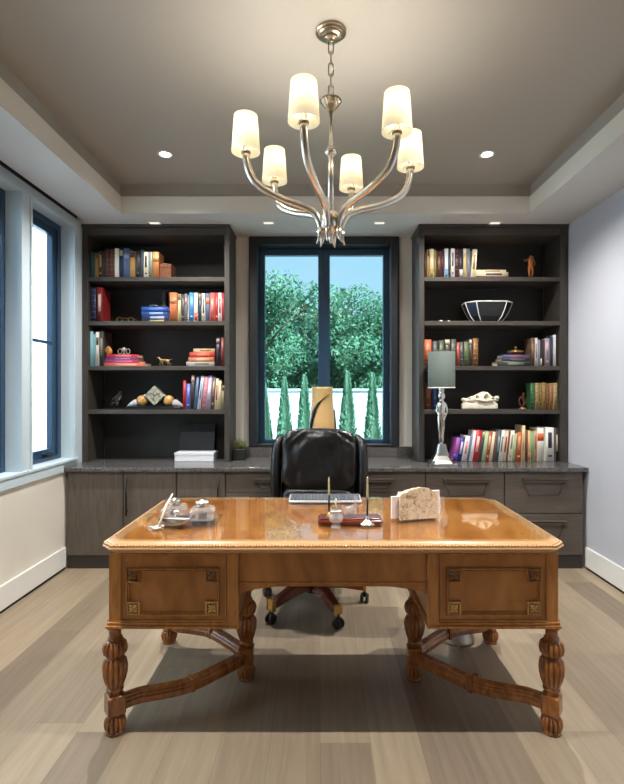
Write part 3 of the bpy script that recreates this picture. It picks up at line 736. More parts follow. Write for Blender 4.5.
statuette('dancing_figurine', 'copper bronze dancing figurine alone on the top shelf of the corner bookcase', X(530.5,4.36), 4.36, SH[0]+.0005,
  [(0,0,.098,.019),(0,0,.13,.018),(.003,0,.158,.021),(.003,0,.18,.009),(0,-.003,.2,.015),(-.02,0,.168,.009),(-.042,-.012,.15,.007),(-.066,-.016,.156,.006),(.026,0,.165,.009),(.04,.005,.132,.007),(.028,-.012,.105,.006),
   (-.014,0,.088,.014),(-.014,-.008,.045,.010),(-.01,0,.008,.007),(.014,0,.088,.014),(.018,-.006,.045,.010),(.01,.01,.008,.007),(.022,.018,.17,.008),(.034,.03,.2,.012)],
  [(0,1),(1,2),(2,3),(3,4),(2,5),(5,6),(6,7),(2,8),(8,9),(9,10),(0,11),(11,12),(12,13),(0,14),(14,15),(15,16),(2,17),(17,18)], pbr('copper_bronze', (190,120,66), .35, .6), .03, BRONZED)
# black bowl with white trim
bwy = 4.42; bwx = X(486.8, bwy)
bw = thing('black_bowl', 'black many-sided bowl with white trim lines on the second shelf', 'bowl', (bwx, bwy, SH[1]+.006), local=True)
def octo(hw, hd, cut, z): return [Vector((x, y, z)) for x, y in ((-hw+cut,-hd),(hw-cut,-hd),(hw,-hd+cut),(hw,hd-cut),(hw-cut,hd),(-hw+cut,hd),(-hw,hd-cut),(-hw,-hd+cut))]
prof = [(.105,.0),(.125,.015),(.155,.05),(.18,.1),(.196,.14),(.205,.17)]
rings = [octo(r, r*.62, r*.36, z+.001) for r, z in prof]
inner = [octo(r-.012, r*.62-.012, r*.33, z+.012) for r, z in prof[::-1]]
bmb = MB(); bmb.loft(rings + [octo(.2,.122,.07,.171)] + inner[1:], pbr('black_lacquer', (30,31,34), .3), smooth=False); bmb.build('bowl_body', None, bw)
wt = MB(); wm = pbr('white_enamel', (214,212,204), .35)
for k in range(8): wt.tube([rings[j][k] for j in range(len(rings))], .0052, 6, wm)
top = rings[-1]; wt.tube([p for p in top] + [top[0]], .006, 6, wm)
wt.build('white_trim', None, bw)
for ks in ((7,0),):
    nv = MB()
    for j in range(len(rings)-1):
        a, b, c, d = rings[j][ks[0]], rings[j][ks[1]], rings[j+1][ks[1]], rings[j+1][ks[0]]
        nrm = Vector(((a+b)/2).to_tuple()); nrm.z = 0; nrm.normalize()
        nv.bm.faces.new([nv.bm.verts.new(p*1.0 + nrm*.0012) for p in (a, b, c, d)])
    nv.build('navy_panel', pbr('navy_lacquer', (36,44,72), .3), bw)
for i, (px, s_) in enumerate(((441,.012),(448.8,.010))):
    o = MB().ell((X(px,4.32), 4.32, SH[1]+s_*.75), (s_*1.15, s_, s_*.75), nu=12, nv=8).build('pebble', pbr('white_pebble', (210,206,200), .5))
    tag(o, ('larger' if i == 0 else 'smaller') + ' white pebble on the second shelf beside the black bowl', 'pebble')
# third shelf right
upright_row([
 (424.2,431.6,339.6,(176,92,54),(206,150,92),5,'thick rust brown'),(432.2,438,341,(52,52,54),(150,148,142),5,'black and silver'),(438.6,444.3,340.4,(58,70,50),(130,124,88),5,'dark green'),
 (444.8,450.4,339,(58,54,46),(190,176,140),4,'dark with cream top'),(450.9,456.2,339.2,(58,60,58),(150,146,130),5,'dark grey'),(456.7,459.8,342.4,(156,72,56),None,0,'slim rust'),
 (460.2,463.4,342,(70,72,76),(170,166,160),5,'slim grey'),(464,468.8,341.6,(74,92,58),(160,150,100),5,'moss green'),(469.2,472.4,339,(66,60,56),(170,160,140),4,'dark grey-brown'),(472.9,478.2,338.4,(120,82,42),(192,156,84),5,'brown gilt')], SH[2], Yb, 'third shelf', RC, 366)
tp = flat_stack([(498,530.8,.046,(58,64,60),(120,124,118),'grey-green'),(502,530.8,.026,(50,52,52),(100,100,96),'dark grey'),(503,530.4,.028,(94,88,134),(150,70,80),'violet')], SH[2], 4.29,
  lambda nm, i, n: '%s book, %s from bottom in the pile under the brass dish, third shelf' % (nm, ORD[i]), 'pile under the brass dish')
bd = thing('brass_dish', 'small lidded brass dish on the violet book pile', 'dish', (X(515.5,4.36), 4.36, tp), local=True)
MB().lathe([(.03,0),(.026,.005),(.05,.016),(.07,.026),(.072,.03)], n=28).build('bowl', BRASS, bd)
MB().lathe([(.072,.03),(.06,.038),(.02,.046),(.008,.05),(.006,.058),(.013,.064),(.013,.07),(.004,.076)], n=28).build('lid', BRASS, bd)
upright_row([
 (531.2,534.6,337.8,(96,70,54),(140,110,84),2,'brown'),(535,537.8,338,(196,190,184),(120,120,120),2,'pale grey'),(538.1,540,340,(134,126,152),None,0,'violet grey'),(540.3,542.3,341,(36,38,52),(220,216,206),3,'dark navy'),
 (542.6,544.6,340,(66,50,44),None,0,'dark brown'),(545,549.8,338.4,(150,136,146),(196,170,170),6,'grey-pink'),(550.1,553,336.6,(48,56,84),None,0,'dark blue'),(553.3,556,334.8,(216,214,212),None,0,'tall white')], SH[2], Yb, 'third shelf', RC, 366, 10)
# fourth shelf right
upright_row([(424.2,431.4,382,(122,62,46),(150,96,66),6,'tall red-brown'),(432.4,437,384,(40,56,96),(70,100,150),6,'dark blue')], SH[3], Yb, 'fourth shelf', RC, 410)
# white skull
BONE = pbr('white_bone', (226,218,198), .5, var=.06, vscale=30)
def skull(px0, px1, y, z):
    L_ = X(px1, y) - X(px0, y); x0 = X(px0, y)
    t = thing('animal_skull', 'white cast animal skull with long snout on the fourth shelf', 'skull', (x0+L_/2, y, z))
    b = MB(); w = .05
    # lower slab (jaw and plinth)
    sec = [(.0,.42,.004,.05),(.1,.6,.004,.056),(.4,.75,.004,.06),(.7,.95,.004,.062),(.92,.95,.004,.062),(1.0,.7,.004,.05)]
    b.loft([[(x0+L_*u, y+w*hw*c, zz) for c, zz in ((-1,z+z0),(-1.02,z+(z0+z1)*.5),(-.9,z+z1),(.9,z+z1),(1.02,z+(z0+z1)*.5),(1,z+z0))] for u, hw, z0, z1 in sec])
    # upper skull
    sec = [(.03,.25,.06,.075),(.08,.5,.055,.088),(.2,.6,.055,.104),(.35,.66,.056,.122),(.5,.8,.056,.146),(.62,.95,.056,.158),(.74,1.0,.056,.15),(.84,.9,.06,.118),(.93,.7,.064,.1),(1.03,.5,.07,.092)]
    rings = []
    for u, hw, z0, z1 in sec:
        rings.append([(x0+L_*u, y+w*hw*math.cos(a), z+(z0+z1)/2+(z1-z0)/2*math.sin(a)) for a in [2*PI*k/16 for k in range(16)]])
    b.loft(rings)
    # cheek bone and hind knobs
    b.tube([(x0+L_*.42, y-w*.85, z+.082), (x0+L_*.62, y-w*1.15, z+.074), (x0+L_*.86, y-w*1.05, z+.084)], [.012,.011,.013], 8)
    b.ell((x0+L_*.98, y-.02, z+.1), (.022,.02,.018)); b.ell((x0+L_*.98, y+.03, z+.098), (.02,.02,.018))
    b.ell((x0+L_*.06, y, z+.084), (.022,.026,.016))
    o = b.build('skull_bone', BONE, t)
    cut = MB()
    for (u, zz, rx, rz) in ((.42,.104,.017,.02),(.66,.108,.02,.028),(.2,.094,.022,.009),(.86,.092,.024,.009),(.25,.062,.07,.006)):
        for s_ in (-1, 1): cut.ell((x0+L_*u, y+s_*w*.85, z+zz), (rx, .045, rz), nu=16, nv=10)
    co = cut.build('cutter', BONE); co.location = Vector((0,0,0))
    rm = o.modifiers.new('r', 'REMESH'); rm.mode = 'VOXEL'; rm.voxel_size = .004
    co.location = Vector((0,0,0))
    bo = o.modifiers.new('b', 'BOOLEAN'); bo.object = co; bo.operation = 'DIFFERENCE'; bo.solver = 'EXACT'; bo.use_self = True
    sm = o.modifiers.new('s', 'SMOOTH'); sm.iterations = 2
    bpy.context.view_layer.update(); baked(o)
    bpy.data.objects.remove(co)
    for p in o.data.polygons: p.use_smooth = True
    return t
skull(461.6, 496.5, 4.37, SH[3]+.0005)
lf = thing('loop_figurine', 'small dark bronze looped figurine beside the green book, fourth shelf', 'figurine', (X(522.6,4.34), 4.34, SH[3]+.0005), local=True)
MB().lathe([(.03,0),(.03,.01),(.012,.016)], n=18).build('base', pbr('pale_bronze', (176,142,98), .35, .7), lf)
mm = MB(); mm.tube(spline([(0,0,.012),(-.022,0,.04),(-.032,0,.075),(-.015,0,.105),(.012,0,.1),(.03,0,.07),(.012,0,.04),(0,0,.02)],6), .006, 8)
mm.tube(spline([(.0,0,.03),(.012,-.004,.06),(0,0,.09),(.008,0,.125)],6), [.008]*9+[.007]*10, 8); mm.ell((.008,0,.135),(.01,.01,.011)); mm.build('body', pbr('dark_copper', (104,68,52), .4, .6), lf)
upright_row([(530.6,534.8,383,(44,86,50),(110,140,84),5,'green',.1),(535.3,539,383,(150,128,88),(96,50,40),5,'tan leather'),(539.4,542,383.6,(116,100,58),(190,166,100),5,'olive leather'),(542.4,545.8,382.6,(146,114,60),(70,50,36),5,'gold-brown leather'),
 (546.2,549,383.2,(112,76,50),(186,150,96),5,'brown leather'),(549.4,553,383.4,(150,106,66),(130,48,40),5,'red-labelled leather'),(553.4,557.4,383,(160,140,96),(74,66,50),5,'pale leather')], SH[3], Yb, 'fourth shelf', RC, 410, 2)
# books along the worktop
v = 4.28/F
ROW = [ # left to right: bottom width px, height px, angle, colour
 (4.2,24,11,(150,76,150),(60,50,140),3,'magenta purple'),(4.2,24.6,10,(40,44,130),(200,196,220),2,'royal blue'),(4.8,25.6,9,(224,218,212),(206,140,140),2,'white and pink'),(2.4,25,9,(96,112,140),None,0,'thin steel blue'),
 (3,31,9,(222,214,226),None,0,'pale lavender'),(5.6,31.4,9,(188,46,44),(226,200,190),2,'thick bright red'),(3.2,30.6,8.5,(70,72,74),(206,196,150),4,'dark grey with cream top'),(3.4,30.4,8,(172,196,150),None,0,'pale green'),
 (3.6,29.8,8,(178,84,62),(216,190,160),6,'rust'),(2.8,29.8,7.5,(224,214,188),None,0,'slim cream'),(2.4,31,7.5,(120,84,70),None,0,'thin brown'),(3.6,31.4,7,(66,92,96),(130,150,150),2,'slate teal'),
 (3.3,31.4,7,(226,224,218),(110,120,120),2,'white'),(3.7,31,6.5,(214,196,168),(150,60,56),2,'beige and red'),(1.8,30.6,6.5,(112,40,46),None,0,'thin maroon'),(4,31.2,6,(228,222,206),(160,150,120),6,'ivory'),
 (2.6,28,6,(160,186,140),None,0,'soft green'),(4.6,29.4,3,(192,98,56),(216,170,120),6,'orange brown'),(3.2,36,1.2,(218,194,148),(190,160,110),2,'tall tan'),(2.4,31,0,(112,68,50),None,0,'chocolate brown'),
 (2.6,31,0,(216,178,126),(176,96,70),3,'apricot'),(3.5,30,0,(128,162,118),None,0,'leaf green'),(3,30.6,0,(200,150,122),(160,100,80),6,'rose tan'),(6.8,33.6,0,(226,220,208),(216,98,52),0,'thick white with orange block'),
 (1.3,33,0,(88,128,84),None,0,'thin green'),(8.6,34,0,(222,218,214),(54,50,66),6,'thick white with black lettering'),(1.6,34,0,(70,46,76),None,0,'thin dark purple'),(2.8,33.6,0,(40,40,42),(206,196,160),2,'black and cream')]
tot = sum(r[0] for r in ROW)
leaning_row([(r[0]*v*.985, r[1]*v, r[2], r[3], r[4], r[5], r[6]) for r in ROW[::-1]], CTZ, 4.28, X(558.4,4.28),
  lambda nm, i: '%s book, %s from the lamp in the worktop row' % (nm, ORD[i]), 'long row of books on the worktop')

# ------------------------------------------------------------------ table lamp and vase on the worktop
ly = 4.115; lx = X(441.5, ly)
lamp = thing('table_lamp', 'silver sculpted table lamp with grey-green drum shade on the worktop', 'lamp', (lx, ly, CTZ), local=True)
pb = MB()
secs = [(.116,.0),(.116,.01),(.104,.016),(.082,.036),(.056,.075),(.041,.12),(.034,.155),(.032,.168),(.022,.172)]
pb.loft([[(h*a, h*b*.8, z+.0005) for a, b in ((-1,-.7),(-.7,-1),(.7,-1),(1,-.7),(1,.7),(.7,1),(-.7,1),(-1,.7))] for h, z in secs], smooth=False)
pb.build('base', SILVER, lamp)
fig = MB()   # tapering draped figure
prof = [(.014,.168),(.018,.195),(.021,.24),(.024,.3),(.03,.36),(.036,.42),(.034,.455),(.04,.485),(.037,.505),(.02,.52),(.014,.535),(.026,.548),(.026,.578),(.016,.592),(.021,.604),(.024,.635),(.016,.655)]
rings = []
for r, z in prof:
    rings.append([(r*math.cos(a)*(1+.14*math.cos(3*a+z*14)), r*.85*math.sin(a)*(1+.1*math.sin(5*a+z*9)), z) for a in [2*PI*k/36 for k in range(36)]])
fig.loft(rings); fig.build('stem', SILVER, lamp)
ar = MB()
for s_ in (-1, 1): ar.tube(spline([(s_*.035,-.012,.495),(s_*.042,-.02,.44),(s_*.024,-.034,.4),(s_*.01,-.036,.36)],6), .007, 8)
ar.tube(spline([(-.022,-.026,.46),(0,-.036,.4),(.014,-.028,.3),(-.008,-.02,.21)],6), .006, 8)
ar.build('sculpted_arms', SILVER, lamp)
MB().lathe([(.014,.65),(.014,.69),(.018,.69),(.018,.73),(.006,.74)], n=16).build('lamp_holder', SILVER, lamp)
sh = MB(); sh.lathe([(.110,.632),(.1085,.925),(.1055,.925),(.107,.632)], n=48, cap0=False, cap1=False)
ring0 = sh
shade = sh.build('shade', pbr('grey_green_fabric', (84,94,88), .85, var=.04, vscale=300), lamp)
tr_ = MB(); tr_.lathe([(.1105,.628),(.1105,.636),(.1065,.636),(.1065,.628),(.1105,.628)], n=48, cap0=False, cap1=False)
for k in range(3): tr_.tube([(0,0,.9),(.107*math.cos(k*2.094), .107*math.sin(k*2.094), .9)], .002, 6)
tr_.tube([(0,0,.73),(0,0,.9)], .003, 6)
tr_.build('shade_ring', pbr('pale_lining', (210,206,196), .6), shade)

vy = 4.40; vx = X(322.3, vy)
va = thing('tan_vase', 'tall tan vase with black swoosh on the worktop before the window', 'vase', (vx, vy, CTZ), local=True)
def vr(z):
    pts = [(0,.07),(.05,.1),(.14,.116),(.24,.118),(.34,.112),(.44,.102),(.52,.094),(.64,.092)]
    for (z0, r0), (z1, r1) in zip(pts, pts[1:]):
        if z <= z1: return r0 + (r1-r0)*(z-z0)/(z1-z0)
    return pts[-1][1]
prof = [(vr(z), z+.0005) for z in [.64*k/32 for k in range(33)]] + [(.086,.64),(.084,.5),(.1,.2),(.06,.03)]
vm, nt, out = new_mat('tan_vase_glaze')
b_ = N(nt, 'ShaderNodeBsdfPrincipled', Roughness=.35); nt.links.new(b_.outputs[0], out.inputs[0])
tc = N(nt, 'ShaderNodeTexCoord'); sp_ = N(nt, 'ShaderNodeSeparateXYZ'); rp = N(nt, 'ShaderNodeValToRGB'); nz = N(nt, 'ShaderNodeTexNoise', Scale=9.0, Detail=3.0)
ma = N(nt, 'ShaderNodeMath', operation='MULTIPLY_ADD'); ma.inputs[1].default_value = .3
nt.links.new(tc.outputs['Object'], sp_.inputs[0]); nt.links.new(tc.outputs['Object'], nz.inputs['Vector']); nt.links.new(nz.outputs['Fac'], ma.inputs[0]); nt.links.new(sp_.outputs['Z'], ma.inputs[2]); nt.links.new(ma.outputs[0], rp.inputs[0])
rp.color_ramp.elements[0].position = .25; rp.color_ramp.elements[0].color = lin((168,120,64)); rp.color_ramp.elements[1].position = .85; rp.color_ramp.elements[1].color = lin((176,150,92))
e = rp.color_ramp.elements.new(.5); e.color = lin((204,166,112)); nt.links.new(rp.outputs[0], b_.inputs[0])
MB().lathe(prof, n=56, cap1=True).build('vase_body', vm, va)
sw = MB(); pts = [(R(-52),.575,.010),(R(-76),.55,.018),(R(-105),.51,.028),(R(-130),.44,.038),(R(-146),.34,.044),(R(-156),.24,.044),(R(-162),.14,.036),(R(-155),.06,.016),(R(-140),.02,.008)]
sp_pts = []
for i in range(len(pts)-1):
    for k in range(6):
        t_ = k/6; sp_pts.append(tuple(pts[i][q]+(pts[i+1][q]-pts[i][q])*t_ for q in range(3)))
rings = []
for a, z, w_ in sp_pts:
    r = vr(z); c = Vector((r*math.cos(a), r*math.sin(a), z)); rad = Vector((math.cos(a), math.sin(a), 0)); tg = Vector((-math.sin(a), math.cos(a), .5)).normalized()
    rings.append([c + rad*.012, c + tg*w_*.8 + rad*.003, c - rad*.014, c - tg*w_*.8 + rad*.003])
sw.loft(rings); sw.build('black_swoosh', pbr('black_glaze', (18,18,20), .3), va)
sw = MB(); rings = []
for i in range(30):
    u_ = i/29; z = .02+.42*u_; a = R(-28 + 22*u_); r = vr(z); w_ = .022*math.sin(PI*min(1,.1+u_*.95))+.004
    c = Vector((r*math.cos(a), r*math.sin(a), z)); rad = Vector((math.cos(a), math.sin(a), 0)); tg = Vector((-math.sin(a), math.cos(a), 0))
    rings.append([c + rad*.01, c + tg*w_ + rad*.003, c - rad*.014, c - tg*w_ + rad*.003])
sw.loft(rings); sw.build('black_fin', pbr('black_glaze', (18,18,20), .3), va)

# ------------------------------------------------------------------ desk
DX0, DX1 = -.850, .957        # glass edges
DY0, DY1 = 2.015, 2.84
DT = .797                     # wood top surface
desk = thing('writing_desk', 'large carved walnut desk with turned legs and glass top', 'desk', ((DX0+DX1)/2, (DY0+DY1)/2, 0))
def rect(off, z, cut=.05):
    x0, x1, y0, y1 = DX0-off, DX1+off, DY0-off, DY1+off; c = cut
    return [(x0+c,y0,z),(x1-c,y0,z),(x1,y0+c,z),(x1,y1-c,z),(x1-c,y1,z),(x0+c,y1,z),(x0,y1-c,z),(x0,y0+c,z)]
tp = MB(); tp.loft([rect(-.02,.75,.045), rect(-.004,DT,.045)], smooth=False); tp.build('tabletop', DESKTOP, desk)
mo = MB()
pf = [(-.012,.746),(-.004,.748),(.006,.753),(.014,.758),(.022,.761),(.022,.764),(.03,.767),(.034,.772),(.036,.777),(.033,.781),(.026,.782),(.024,.792),(.018,.796),(.008,.799),(-.006,.799),(-.03,.797)]
mo.loft([rect(o_, z, .045+o_*.3) for o_, z in pf], GILT, False, False, smooth=False)
mo.build('edge_moulding', GILT, desk)
be = MB()
def bead_line(p, q, n_):
    for k in range(n_):
        c = Vector(p).lerp(Vector(q), (k+.5)/n_)
        be.ell(c, (.0062,.0062,.0055), nu=6, nv=4)
r_ = rect(.026, .787, .045)
for i in range(8):
    p, q = Vector(r_[i]), Vector(r_[(i+1) % 8]); bead_line(p, q, max(2, int((q-p).length/.0125)))
be.build('beaded_moulding', pbr('bead_walnut', (216,172,120), .3, 0, .5, .3), desk)
gl = MB(); gl.loft([rect(-.001,DT+.0035,.045), rect(0,DT+.0045,.045), rect(0,DT+.0095,.045), rect(-.001,DT+.0105,.045)], smooth=False); gl.build('glass_top', TGLASS, desk)
for (x, y) in ((DX0+.1,DY0+.1),(DX1-.1,DY0+.1),(DX0+.1,DY1-.1),(DX1-.1,DY1-.1)):
    MB().lathe([(.006,DT),(.006,DT+.0036)], (x, y, 0), 10).build('glass_pad', TGLASS, desk)
GT = DT + .0105
PB, PT = .444, .749
FY, BYD = 2.022, 2.833        # body front and rear planes
def rosette(pb_, x, z, y, dirn, parent, gold):
    m = CARVEG if gold else CARVE
    r = MB(); s = .026
    r.frame(x-s, x+s, z-s, z+s, .005, y-.006*dirn if dirn > 0 else y, y if dirn > 0 else y+.006, m)
    for k in range(4):
        a = PI/4 + k*PI/2
        r.ell((0,0,0), (.011,.0045,.006), nu=10, nv=8, M=Matrix.Translation((x+.011*math.cos(a), y-.003*dirn, z+.011*math.sin(a))) @ Matrix.Rotation(-a, 4, 'Y'))
        a2 = k*PI/2
        r.ell((0,0,0), (.007,.003,.003), nu=8, nv=6, M=Matrix.Translation((x+.013*math.cos(a2), y-.002*dirn, z+.013*math.sin(a2))) @ Matrix.Rotation(-a2, 4, 'Y'))
    r.ell((x, y-.005*dirn, z), (.005,.004,.005), nu=10, nv=6)
    r.faces(r.bm.faces, m, True)
    return r.build('rosette', m, parent)
def pedestal(x0, x1, inner):
    """inner: +1 when the knee hole is on the +x side"""
    b = MB(); b.box(x0+.008, x1-.008, FY+.006, BYD-.006, PB+.02, PT)
    p = b.build('pedestal', DESK, desk)
    # bottom moulding
    bm_ = MB(); bm_.box(x0-.002, x1+.002, FY-.008, BYD+.008, PB, PB+.012, .003); bm_.box(x0+.002, x1-.002, FY-.002, BYD+.002, PB+.012, PB+.024, .003)
    bm_.build('base_moulding', DESKV, p)
    # stiles
    for (a, w) in ((x0, .05) if inner > 0 else (x1-.05, .05), (x1-.046, .046) if inner > 0 else (x0, .046)):
        corner = (a == x0) == (inner > 0)
        c = MB()
        if corner:
            q = .028; px = a + (.0 if inner > 0 else .05)
            sg = 1 if inner > 0 else -1
            pl = [(px, FY+.03), (px+sg*.02, FY+.004), (px+sg*.05, FY+.004), (px+sg*.05, FY+.05), (px, FY+.05)]
            for (yf) in (0, 1):
                pp_ = pl if yf == 0 else [(x, FY+BYD-y) for x, y in pl]
                c = MB(); c.prism(pp_, PB+.024, PT, axis='z'); c.build('corner_post', DESKV, p)
        else:
            MB().box(a, a+w, FY-.004, FY+.02, PB, PT, .003).build('pilaster', DESKV, p)
            MB().box(a, a+w, BYD-.02, BYD+.004, PB, PT, .003).build('pilaster', DESKV, p)
    # panels front and rear
    pa, pb2 = (x0+.052, x1-.05) if inner > 0 else (x0+.05, x1-.052)
    for yy, dn in ((FY, 1), (BYD, -1)):
        m_ = MB()
        def fr(xa, xb, za, zb, w, t):
            if dn > 0: m_.frame(xa, xb, za, zb, w, yy-t, yy+.008)
            else: m_.frame(xa, xb, za, zb, w, yy-.008, yy+t)
        fr(pa, pb2, PB+.026, PT-.004, .006, .0)
        ix0, ix1, iz0, iz1 = pa+.028, pb2-.028, PB+.052, PT-.062
        fr(ix0, ix1, iz0, iz1, .0055, .004); fr(ix0+.009, ix1-.009, iz0+.009, iz1-.009, .003, .001)
        sq = .058
        fr(ix0, ix0+sq, iz0, iz0+sq, .004, .003); fr(ix1-sq, ix1, iz0, iz0+sq, .004, .003); fr(ix0, ix0+sq, iz1-sq, iz1, .004, .003); fr(ix1-sq, ix1, iz1-sq, iz1, .004, .003)
        m_.build('panel_moulding', DESKV, p)
        for (cx_, cz_, gd) in ((ix0+sq/2, iz0+sq/2, 1), (ix1-sq/2, iz0+sq/2, 1), (ix0+sq/2, iz1-sq/2, 0), (ix1-sq/2, iz1-sq/2, 0)):
            rosette(None, cx_, cz_, yy+.002*dn, dn, p, gd)
    return p
pedestal(-.864, -.329, 1)
pedestal(.435, .974, -1)
# knee-hole apron, arched below
for yy in (FY+.012, BYD-.03):
    ap = MB(); xs = [-.327 + .76*k/32 for k in range(33)]
    def arch(x):
        u = (x+.327)/.76; d = min(u, 1-u)
        return .575 + .034*(0 if d <= 0 else min(1, (d/.2))**.5) if d < .2 else .609
    lower = [(x, arch(x)) for x in xs]
    ap.prism([(-.327, PT), *[(x, z) for x, z in lower], (.433, PT)], yy, yy+.018)
    ap.build('apron', DESK, desk)
    l = MB(); yf = yy-.004 if yy < 2.4 else yy+.014
    l.box(-.327, .433, yf, yf+.008, .622, .628, .002); l.build('apron_bead', DESKV, desk)
# legs
def leg_profile(inner):
    return [(.03,.462),(.033,.446),(.034,.434),(.025,.424),(.0235,.396),(.03,.391),(.03,.386),(.024,.381),
            (.036,.377),(.046,.367),(.0505,.347),(.046,.328),(.036,.318),(.028,.315),(.03,.311),(.038,.307),(.047,.294),(.051,.274),(.049,.245),(.042,.216),(.034,.196),(.028,.188),(.034,.184),(.034,.178),(.028,.172),(.027,.158)]
def turned_leg(x, y, ang):
    l = MB(); M = Matrix.Translation((x, y, 0))
    pr = leg_profile(0)
    fine = []
    for (r0, z0), (r1, z1) in zip(pr, pr[1:]):
        for k in range(2): fine.append((r0+(r1-r0)*k/2, z0+(z1-z0)*k/2))
    fine.append(pr[-1])
    up = [p for p in fine if p[1] > .316]; lo = [p for p in fine if p[1] <= .316]
    l.lathe(up, (0,0,0), 112, DESKL, flutes=(14,.32,.32,.376), M=M)
    l.lathe(lo, (0,0,0), 112, DESKL, flutes=(14,.28,.2,.308), M=M)
    l.box(-.036, .036, -.036, .036, .078, .16, .008, DESKL, M=M @ Matrix.Rotation(ang, 4, 'Z'))
    o = l.build('leg', DESKL, desk)
    f = MB(); f.lathe([(.024,.08),(.024,.07),(.034,.066),(.042,.054),(.0445,.038),(.041,.022),(.034,.013),(.036,.01),(.036,.0005)], (0,0,0), 112, DESKL, flutes=(14,.32,.012,.066), M=M)
    f.build('bun_foot', DESKL, o)
LY0, LY1, LYM = 2.06, 2.80, 2.445
LXS = ((-.844, -.36), (.954, .462))
for xo_, xi in LXS:
    turned_leg(xo_, LY0, R(38) if xo_ < 0 else R(-38)); turned_leg(xo_, LY1, R(-38) if xo_ < 0 else R(38)); turned_leg(xi, LYM, R(0))
    for yo_ in (LY0, LY1):
        sg = 1 if yo_ == LY0 else -1
        P = lambda u, off: Vector((xo_+(xi-xo_)*u, yo_+(LYM-yo_)*u, .118)) + Vector((0,-1,0))*sg*off
        pts = spline([P(.04,0), P(.16,.0), P(.36,.045), P(.56,.075), P(.78,.05), P(.9,.03), P(.985,.0)], 6)
        s = MB(); rings = []
        for i, p in enumerate(pts):
            t_ = (pts[min(i+1,len(pts)-1)] - pts[max(i-1,0)]).normalized(); nrm = t_.cross(Vector((0,0,1))).normalized()
            rings.append([p + nrm*a_ + Vector((0,0,b_)) for a_, b_ in ((-.026,-.026),(.026,-.026),(.030,-.018),(.030,.0),(.024,.005),(.024,.012),(.017,.018),(.017,.024),(-.017,.024),(-.017,.018),(-.024,.012),(-.024,.005),(-.030,.0),(-.030,-.018))])
        s.loft(rings, DESKL, smooth=False)
        st = s.build('stretcher', DESKL, desk)
        md = st.modifiers.new('bev', 'BEVEL'); md.width = .002; md.segments = 2; md.limit_method = 'ANGLE'
        c = P(.57,.075)
        dv_ = (P(.7,.06)-P(.45,.06)).normalized(); an = math.atan2(dv_.y, dv_.x)
        MB().box(-.007, .007, -.0315, .0315, -.027, .0255, .003, M=Matrix.Translation(c) @ Matrix.Rotation(an, 4, 'Z')).build('stretcher_collar', DESKL, st)

# ------------------------------------------------------------------ things on the desk
def DYp(py): return (CAMZ-GT)*F/(py-CY)
# keyboard
kb = thing('keyboard', 'silver-grey computer keyboard near the chair side of the desk', 'keyboard', (X(325,2.72), 2.72, GT), R(0), local=True)
k1 = MB(); M = Matrix.Rotation(R(5), 4, 'X')
k1.box(-.195, .195, -.065, .065, .006, .02, .006, M=M); k1.build('case', pbr('silver_plastic', (176,178,182), .35, .2), kb)
for (x, y) in ((-.17,.045),(.17,.045)): MB().box(x-.01, x+.01, y-.006, y+.006, 0.0005, .012).build('foot', BLACKP, kb)
MB().box(-.18, .18, -.06, -.05, 0.0005, .006).build('front_foot', BLACKP, kb)
ky = MB(); KEYM = pbr('dark_grey_keys', (70,74,80), .5)
for r in range(5):
    for c in range(20):
        if r == 0 and 4 <= c <= 9: continue
        x = -.186 + c*.0187; y = -.055 + r*.0222
        ky.box(x, x+.0165, y, y+.0195, .019, .0255, .0015, KEYM, 1, M=M)
ky.box(-.186+4*.0187, -.186+10*.0187-.002, -.055, -.0355, .019, .0255, .0015, KEYM, 1, M=M)
ky.build('keys', KEYM, kb)
# mahogany pen base
pb_ = thing('pen_stand', 'dark red polished wood pen stand in the middle of the desk', 'pen stand', (X(350,2.3), 2.3, GT))
bp_ = MB(); bp_.box(X(318,2.25), X(382.5,2.25), 2.235, 2.345, GT+.0005, GT+.017, .005); bp_.box(X(320,2.25), X(380.5,2.25), 2.245, 2.335, GT+.017, GT+.025, .004)
bp_.build('base', MAHOG, pb_)
PBT = GT + .025
def pen(name, label, x, y, z0, z1, zm, lean):
    t = thing(name, label, 'pen', (x, y, z0), local=True, group='upright desk pens')
    h = z1-z0; k = (zm-z0)
    d = Vector((lean, 0, 1))
    MB().tube([d*0.0, d*.008, d*k], [.0015, .0042, .0048], 10).build('barrel', BLACKP, t)
    MB().tube([d*k, d*(k+.004), d*(h*.97), d*h], [.0056, .0048, .0034, .0015], 10).build('shaft', pbr('pale_brass', (214,190,140), .3, .7), t)
yh = DYp(524.5); xh = X(367.3, yh)
ph = thing('pen_holder', 'round white metal pen holder in front of the red pen base', 'pen holder', (xh, yh, GT), local=True)
MB().lathe([(.036,.0005),(.037,.004),(.034,.009),(.02,.014),(.012,.02),(.007,.024),(.0065,.034),(.0068,.036)], n=32).build('base', SILVER, ph)
pen('desk_pen', 'slim brass and black pen upright in the round white holder', xh, yh, GT+.037, Z(477,yh), Z(497,yh), .006)
yp = 2.285; xp = X(329, yp)
sk_ = MB(); sk_.lathe([(.012,.0),(.012,.003),(.007,.006),(.0065,.016)], (xp, yp, PBT), 16); sk_.build('socket', BRASS, pb_)
pen('desk_pen', 'slim brass and black pen upright on the red base behind the glass pot', xp, yp, PBT+.0165, Z(477,yp), Z(495,yp), 0)
yj = 2.185; xj = X(336, yj)
jar = thing('glass_pot', 'small cut glass pot before the red pen base', 'pot', (xj, yj, GT), local=True)
MB().lathe([(.02,.0005),(.021,.006),(.013,.012),(.014,.018),(.028,.03),(.033,.042),(.03,.056),(.024,.062),(.028,.068),(.026,.068),(.021,.06),(.026,.05),(.028,.042),(.024,.032),(.006,.024)], n=40, flutes=(12,.1,.026,.054)).build('body', CRYSTAL, jar)
